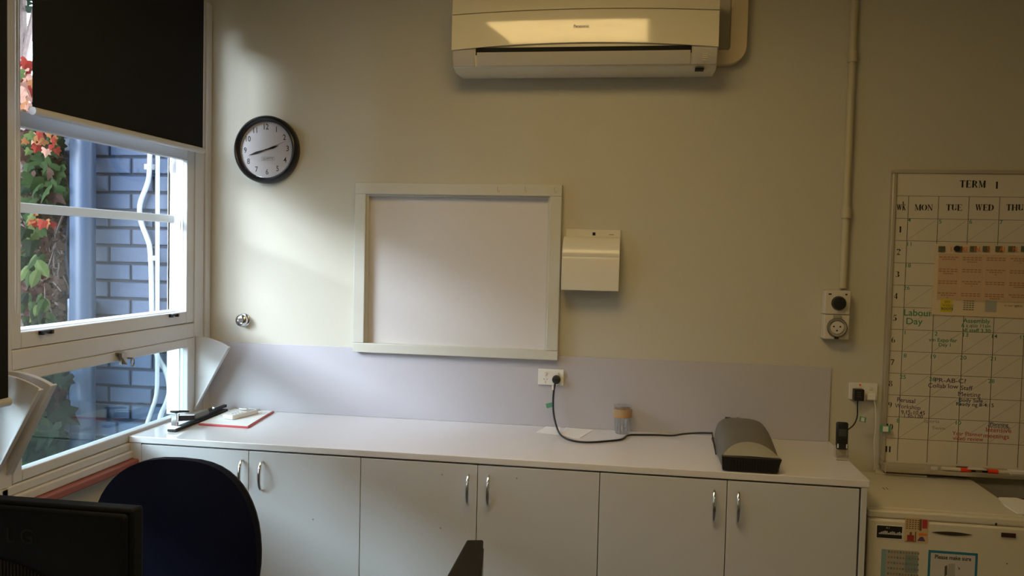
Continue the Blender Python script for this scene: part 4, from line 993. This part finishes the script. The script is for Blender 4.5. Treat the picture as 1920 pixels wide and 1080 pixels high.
tt, xa, xb, za, zb = card('pastel_notice', 'pastel blue and brown notice on the lower fridge door', 'notice', (1653, 1029), (1718, 1125), mat('pastel', (.36, .33, .28), .6))
m = MB(); rect(m, xa, xa+.016, za, zb, vf-.0014); m.build('blue_stripe', 'aqua', tt)
m = MB(); m2 = MB()
for k in range(11):
    for r_ in range(9):
        (m if (k*7+r_*3) % 4 else m2).add([(xa+.022+.010*k, vf-.0014, zb-.012-.020*r_), (xa+.0285+.010*k, vf-.0014, zb-.012-.020*r_), (xa+.0285+.010*k, vf-.0014, zb-.004-.020*r_), (xa+.022+.010*k, vf-.0014, zb-.004-.020*r_)], [(0, 1, 2, 3)])
m.build('text_lines', mat('mid_brown', (.24, .20, .16), .6), tt, kind='stuff'); m2.build('blue_words', mat('teal_print', (.12, .19, .20), .6), tt, kind='stuff')
m = MB(); rect(m, xb-.045, xb, zb-.08, zb-.015, vf-.0013); m.build('teal_block', mat('teal_block', (.20, .27, .27), .6), tt)
tt, xa, xb, za, zb = card('blue_bordered_notice', 'notice with blue border headed Please make sure on the fridge door', 'notice', (1741, 1031), (1828, 1150), 'posterb')
m = MB(); rect(m, xa+.008, xb-.008, za+.008, zb-.009, vf-.0014); m.build('notice_paper', mat('notice_paper', (.52, .50, .50), .6), tt)
m = MB(); text(m, 'Please make sure', (xa+xb)/2, vf-.0016, zb-.023, .0205, .022, .86); m.build('heading', 'ink', tt)
m = MB(); cxn = (xa+xb)/2-.004
m.prism([(cxn-.010, zb-.045), (cxn+.012, zb-.042), (cxn+.014, zb-.10), (cxn-.012, zb-.10)], 'y', vf-.0018, vf-.0015); m.build('tap_picture', mat('tap_grey', (.36, .35, .34), .5), tt)
m = MB(); m.prism([(cxn-.022, zb-.055), (cxn-.014, zb-.050), (cxn-.013, zb-.085), (cxn-.022, zb-.092)], 'y', vf-.0019, vf-.0015); m.prism([(cxn+.022, zb-.052), (cxn+.030, zb-.060), (cxn+.026, zb-.064)], 'y', vf-.0019, vf-.0015); m.build('tap_dark_print', mat('tap_dark', (.09, .08, .07), .5), tt)  # darker printed shapes beside the tap picture
mk = MB(); p = at_y(1868, 982, vf)
rect(mk, p.x-.004, p.x+.003, p.z-.006, p.z+.003, vf-.0002); rect(mk, at_y(1888, 1057, vf).x-.002, at_y(1888, 1057, vf).x+.002, at_y(1888, 1057, vf).z-.002, at_y(1888, 1057, vf).z+.002, vf-.0002)
mk.build('scuff_marks', 'dark', dr)
hm = MB(); 
for u in (1657, 1663): p = at_z(u, 916, FT); hm.box(p.x-.0015, p.x+.0015, p.y-.016, p.y+.016, FT, FT+.0006)
hm.build('hinge_marks', 'line', t)
# strip of card lying at the back of the fridge top, paper at the front right corner
P = [at_z(a, b, FT+.001) for a, b in ((1641, 888), (1738, 895), (1738, 889), (1643, 880))]
tag(quad(P, FT+.0006, FT+.0066).build('card_strip', 'tboard', bevel=.001), 'flat pale card strip at the back of the fridge top', 'card')
P = [at_z(a, b, FT+.001) for a, b in ((1884, 949), (1908, 964), (1945, 966), (1960, 950), (1905, 935), (1872, 934))]
vs = [(p.x, p.y, FT+.0006) for p in P]; 
o = MB().prism([(p.x, p.y) for p in P], 'z', FT+.0007, FT+.005).build('loose_paper', 'paper'); tag(o, 'white paper sheet over the front right corner of the fridge top', 'paper')
# low shelf unit right of the fridge, with books
t = thing('low_bookcase', 'low dark bookcase standing right of the fridge', 'bookcase', (1.80, -.30, 0))
for (a, b) in ((1.405, 1.425), (2.18, 2.20)): MB().box(a, b, -.56, -.02, 0, .64).build('side_panel', 'bind', t)
MB().box(1.4255, 2.1795, -.56, -.02, .62, .64).build('top_panel', 'bind', t)
for z in (.04, .33): MB().box(1.4255, 2.1795, -.56, -.02, z, z+.018).build('shelf', 'bind', t)
bc = [('bind', 1.412, 1.46, -.50, -.10, .66), ('navyc', 1.475, 1.70, -.50, -.27, .705)]
o = MB().box(1.430, 1.66, -.54, -.28, .6405, .675).build('dark_folder', 'navyc', bevel=.003); tag(o, 'navy blue folder on the low bookcase beside the fridge', 'folder')
o = MB().box(1.425, 1.62, -.255, -.10, .6405, .690).build('brown_box', 'bind', bevel=.004); tag(o, 'dark maroon box on the low bookcase behind the navy folder', 'box')
o = MB().obox((1.56, -.30, .6965), (.10, -.02, 0), (.015, .10, 0), (0, 0, .006)).build('grey_notebook', 'alum', bevel=.002); tag(o, 'pale grey notebook lying across the folder and the maroon box', 'notebook')

# ================================================================== DESK, CHAIR, SCREENS
t = thing('office_desk', 'pale laminate desk below the picture, carrying the two black monitors', 'desk', (-.85, -2.55, 0))
MB().box(-1.75, .10, -2.98, -2.10, .705, .73).build('desktop', 'desk', t, bevel=.002)
for x in (-1.73, .055): MB().box(x, x+.025, -2.95, -2.14, 0, .7045).build('side_panel', 'desk', t)
MB().box(-1.70, .05, -2.42, -2.40, .35, .7045).build('modesty_panel', 'desk', t)

# office chair
t = thing('office_chair', 'dark navy fabric office chair with a rounded backrest', 'chair', (-1.28, -1.72, 0))
bx, by, zt_, zb_ = -1.281, -1.58, 1.025, .56
N = 48; out = []
def bhalf(v):       # half width at height fraction v (0 bottom .. 1 top)
    return None
pts2 = []
for i in range(N):
    a = 2*PI*i/N; c, s_ = math.cos(a), math.sin(a); e = .62 if s_ > 0 else .5
    X = .252*math.copysign(abs(c)**.74, c); Z = .245*math.copysign(abs(s_)**.86, s_)
    X *= 1-.04*max(0, s_)
    pts2.append((X, Z))
zc = (zt_+zb_)/2
def shell(scale, y0, bul, curve):
    vs = []; K = 7
    for k in range(K+1):
        r_ = k/K
        for (X, Z) in pts2:
            xx, zz = X*scale*r_, Z*scale*r_; vs.append((bx+xx, by+y0+curve*(xx/.25)**2-bul*(1-r_**3)+.12*(-zz)*.25, zc+zz))
    fs = []
    for k in range(1, K):
        for i in range(N): j = (i+1) % N; fs.append((k*N+i, k*N+j, (k+1)*N+j, (k+1)*N+i))
    fs.append(tuple(N+i for i in range(N)))
    return vs, fs, K
def pad(name, scale, yA, bulA, yB, bulB, m, curve=-.03):
    v1, f1, K = shell(scale, yA, bulA, curve); v2, f2, K = shell(scale, yB, bulB, curve); n = len(v1)
    fs = f1+[tuple(n+i for i in f) for f in f2]; e = K*N
    for i in range(N): j = (i+1) % N; fs.append((e+i, e+j, n+e+j, n+e+i))
    return MB().add(v1+v2, fs).build(name, m, t, smooth=60)
pad('backrest', 1.0, 0, .030, .028, 0, 'navy')
pad('back_shell', .985, .030, 0, .040, -.02, 'black')
seat = []
for i in range(N):
    a = 2*PI*i/N; seat.append((math.copysign(abs(math.cos(a))**.6, math.cos(a))*.245, math.copysign(abs(math.sin(a))**.6, math.sin(a))*.235))
sm = MB()
for (sc, z) in ((.90, .440), (1.0, .455), (1.0, .485), (.94, .505), (.6, .512), (.05, .512)): sm.v += [(bx+x*sc, -1.86+y*sc, z) for x, y in seat]
sm.f = [(k*N+i, k*N+(i+1) % N, (k+1)*N+(i+1) % N, (k+1)*N+i) for k in range(5) for i in range(N)]+[tuple(range(N)), tuple(5*N+i for i in range(N))]
sm.build('seat', 'navy', t, smooth=50)
MB().tube([(bx, -1.80, .425), (bx, -1.60, .41), (bx, -1.525, .47), (bx, -1.515, .70)], .020, 10, smooth=2, flat=1.4).build('back_bracket', 'black', t, smooth=50)
MB().box(bx-.09, bx+.09, -1.95, -1.77, .405, .440).build('mechanism', 'black', t, bevel=.01)
MB().cyl((bx, -1.86, .12), (bx, -1.86, .41), .026, seg=20).build('gas_column', 'black', t, smooth=40)
for k in range(5):
    a = 2*PI*k/5+.3; e = (bx+math.cos(a)*.28, -1.86+math.sin(a)*.28)
    lg_ = MB().tube([(bx, -1.86, .125), (bx+math.cos(a)*.15, -1.86+math.sin(a)*.15, .10), (e[0], e[1], .075)], lambda u: .024-.008*u, 10).build('base_arm', 'black', t, smooth=50)
    c1 = MB()
    for s_ in (-1, 1): c1.cyl((e[0]-math.sin(a)*.008*s_, e[1]+math.cos(a)*.008*s_, .027), (e[0]-math.sin(a)*.022*s_, e[1]+math.cos(a)*.022*s_, .027), .027, seg=18)
    c1.build('castor', 'black', lg_, smooth=40)

# left monitor, seen from behind
t = thing('rear_facing_monitor', 'black monitor seen from behind at the lower left corner', 'monitor', (-1.15, -2.40, .73))
mx0, mx1, mz0, mz1 = -1.42, -.905, .845, 1.160
MB().box(mx0, mx1, -2.385, -2.350, mz0, mz1).build('bezel', 'monblack', t, bevel=.006, seg=3)
MB().box(mx0+.010, mx1-.010, -2.351, -2.3475, mz0+.012, mz1-.010).build('screen', 'screen', t)
MB().prism([(mx0+.006, mz0+.006), (mx1-.006, mz0+.006), (mx1-.006, mz1-.006), (mx0+.006, mz1-.006)], 'y', -2.400, -2.384).build('back_cover', 'monblack', t, bevel=.012, seg=4)
vm = MB()
for k in range(58):
    u = -1+2*k/57; x = (mx0+mx1)/2+u*.20; zt2 = 1.055-.075*u*u-.022*abs(u)
    vm.box(x-.0016, x+.0016, -2.4035, -2.400, zt2-.045, zt2)
vm.build('vent_slots', 'dark', t, kind='stuff')
a = at_y(38, 1007, -2.402)
for ch, dx in (('L', -.022), ('G', .012)):
    m = MB(); text(m, ch, a.x+dx, -2.4012, a.z, .040, .006); m.build('embossed_letter', 'dark', t)
m = MB()
m.lathe([(.016, 0), (.016, .0004), (.013, .0004), (.013, 0)], (a.x-.068, -2.4010, a.z), (0, -1, 0), 28, False); m.box(a.x-.070, a.x-.067, -2.4014, -2.401, a.z-.008, a.z+.006)
m.build('embossed_logo', 'dark', t)
MB().box(-1.20, -1.13, -2.425, -2.402, .74, .98).build('stand_neck', 'monblack', t, bevel=.004)
MB().lathe([(.12, 0), (.12, .008), (.10, .014), (.03, .018)], (-1.165, -2.42, .7305), (0, 0, 1), 36).build('stand_foot', 'monblack', t, smooth=50)

# second monitor, seen from its edge
t = thing('edge_on_monitor', 'black monitor seen edge-on at the bottom middle', 'monitor', (-.28, -2.56, .73))
z1 = 1.132; z0 = .80
FR = Vector((-.264, -2.320)); NR = Vector((-.190, -2.780))     # front (screen) face line, far and near
d = (NR-FR).normalized(); n = Vector((-d.y, d.x))
if n.x > 0: n = -n
def bx_(u0, u1, w0, w1, za, zb_, nm_, m_, bev=.003, par=None):
    L = (NR-FR).length; A_ = [FR+d*L*u0+n*w0, FR+d*L*u1+n*w0, FR+d*L*u1+n*w1, FR+d*L*u0+n*w1]
    return MB().prism([(p.x, p.y) for p in A_], 'z', za, zb_).build(nm_, m_, t, bevel=bev)
MB().prism([tuple(FR), tuple(NR), (-.285, -2.785), (-.293, -2.327)], 'z', z0, z1).build('casing', 'monbrown', t, bevel=.003)
bx_(.025, .975, -.0015, .0, z0+.03, z1-.012, 'screen', 'screen', 0)
L = (NR-FR).length
c_ = FR+d*L*.5+n*.05
MB().box(c_.x-.02, c_.x+.02, c_.y-.04, c_.y+.04, .74, z0+.06).build('stand_neck', 'monblack', t, bevel=.004)
MB().box(c_.x-.10, c_.x+.10, c_.y-.12, c_.y+.12, .7305, .745).build('stand_foot', 'monblack', t, bevel=.006)

# scuffs on the cupboard doors
def spot(door_i, px, py):
    p = at_y(px, py, YD-.0185)
    o = MB(); o.lathe([(.0035, 0), (.0035, .0003)], (p.x, YD-.0181, p.z), (0, -1, 0), 10); return o
doors = [o for o in bpy.data.objects if o.name.split('.')[0] == 'door' and o.parent and o.parent.name.startswith('cupboard')]
doors.sort(key=lambda o: sum(v.co.x for v in o.data.vertices)/8+o.parent.location.x)
for k, px_, py_ in ((2, 829, 890), (2, 826, 990), (3, 969, 897), (1, 587, 974)):
    spot(k, px_, py_).build('scuff_mark', 'lgrey', doors[k])

# ceiling fittings with glowing diffusers: the room's lamp, and an unseen rear one added as fill (above the picture)
de = bpy.data.materials.new('lamp_diffuser'); de.use_nodes = True; nt = de.node_tree
em = nt.nodes.new('ShaderNodeEmission'); em.inputs[0].default_value = (*LAMP, 1); em.inputs[1].default_value = LAMPW
ns = nt.nodes.new('ShaderNodeTexNoise'); ns.inputs['Scale'].default_value = 5; ns.inputs['Detail'].default_value = 3
tc = nt.nodes.new('ShaderNodeTexCoord'); mr = nt.nodes.new('ShaderNodeMapRange'); mr.inputs[1].default_value = .35; mr.inputs[2].default_value = .65; mr.inputs[3].default_value = LAMPW*.85; mr.inputs[4].default_value = LAMPW*1.12
nt.links.new(tc.outputs['Object'], ns.inputs['Vector']); nt.links.new(ns.outputs['Fac'], mr.inputs[0]); nt.links.new(mr.outputs[0], em.inputs[1])
nt.links.new(em.outputs[0], nt.nodes['Material Output'].inputs[0])
for (x, y, lab) in ((-.45, -1.88, 'square diffuser ceiling light nearer the back wall'), (.6, -4.4, 'added square diffuser ceiling light behind the desk, unseen fill for the room')):
    t = thing('ceiling_light', lab, 'ceiling light', (x, y, 3.0), 'diffuser ceiling lights')
    MB().box(x-.48, x+.48, y-.52, y+.52, 3.012, 3.0495).build('fitting', 'lampbody', t, bevel=.004)
    MB().box(x-.45, x+.45, y-.49, y+.49, 3.000, 3.0115).build('diffuser', de, t)
for o in bpy.data.objects:
    if '_o' in o: del o['_o']
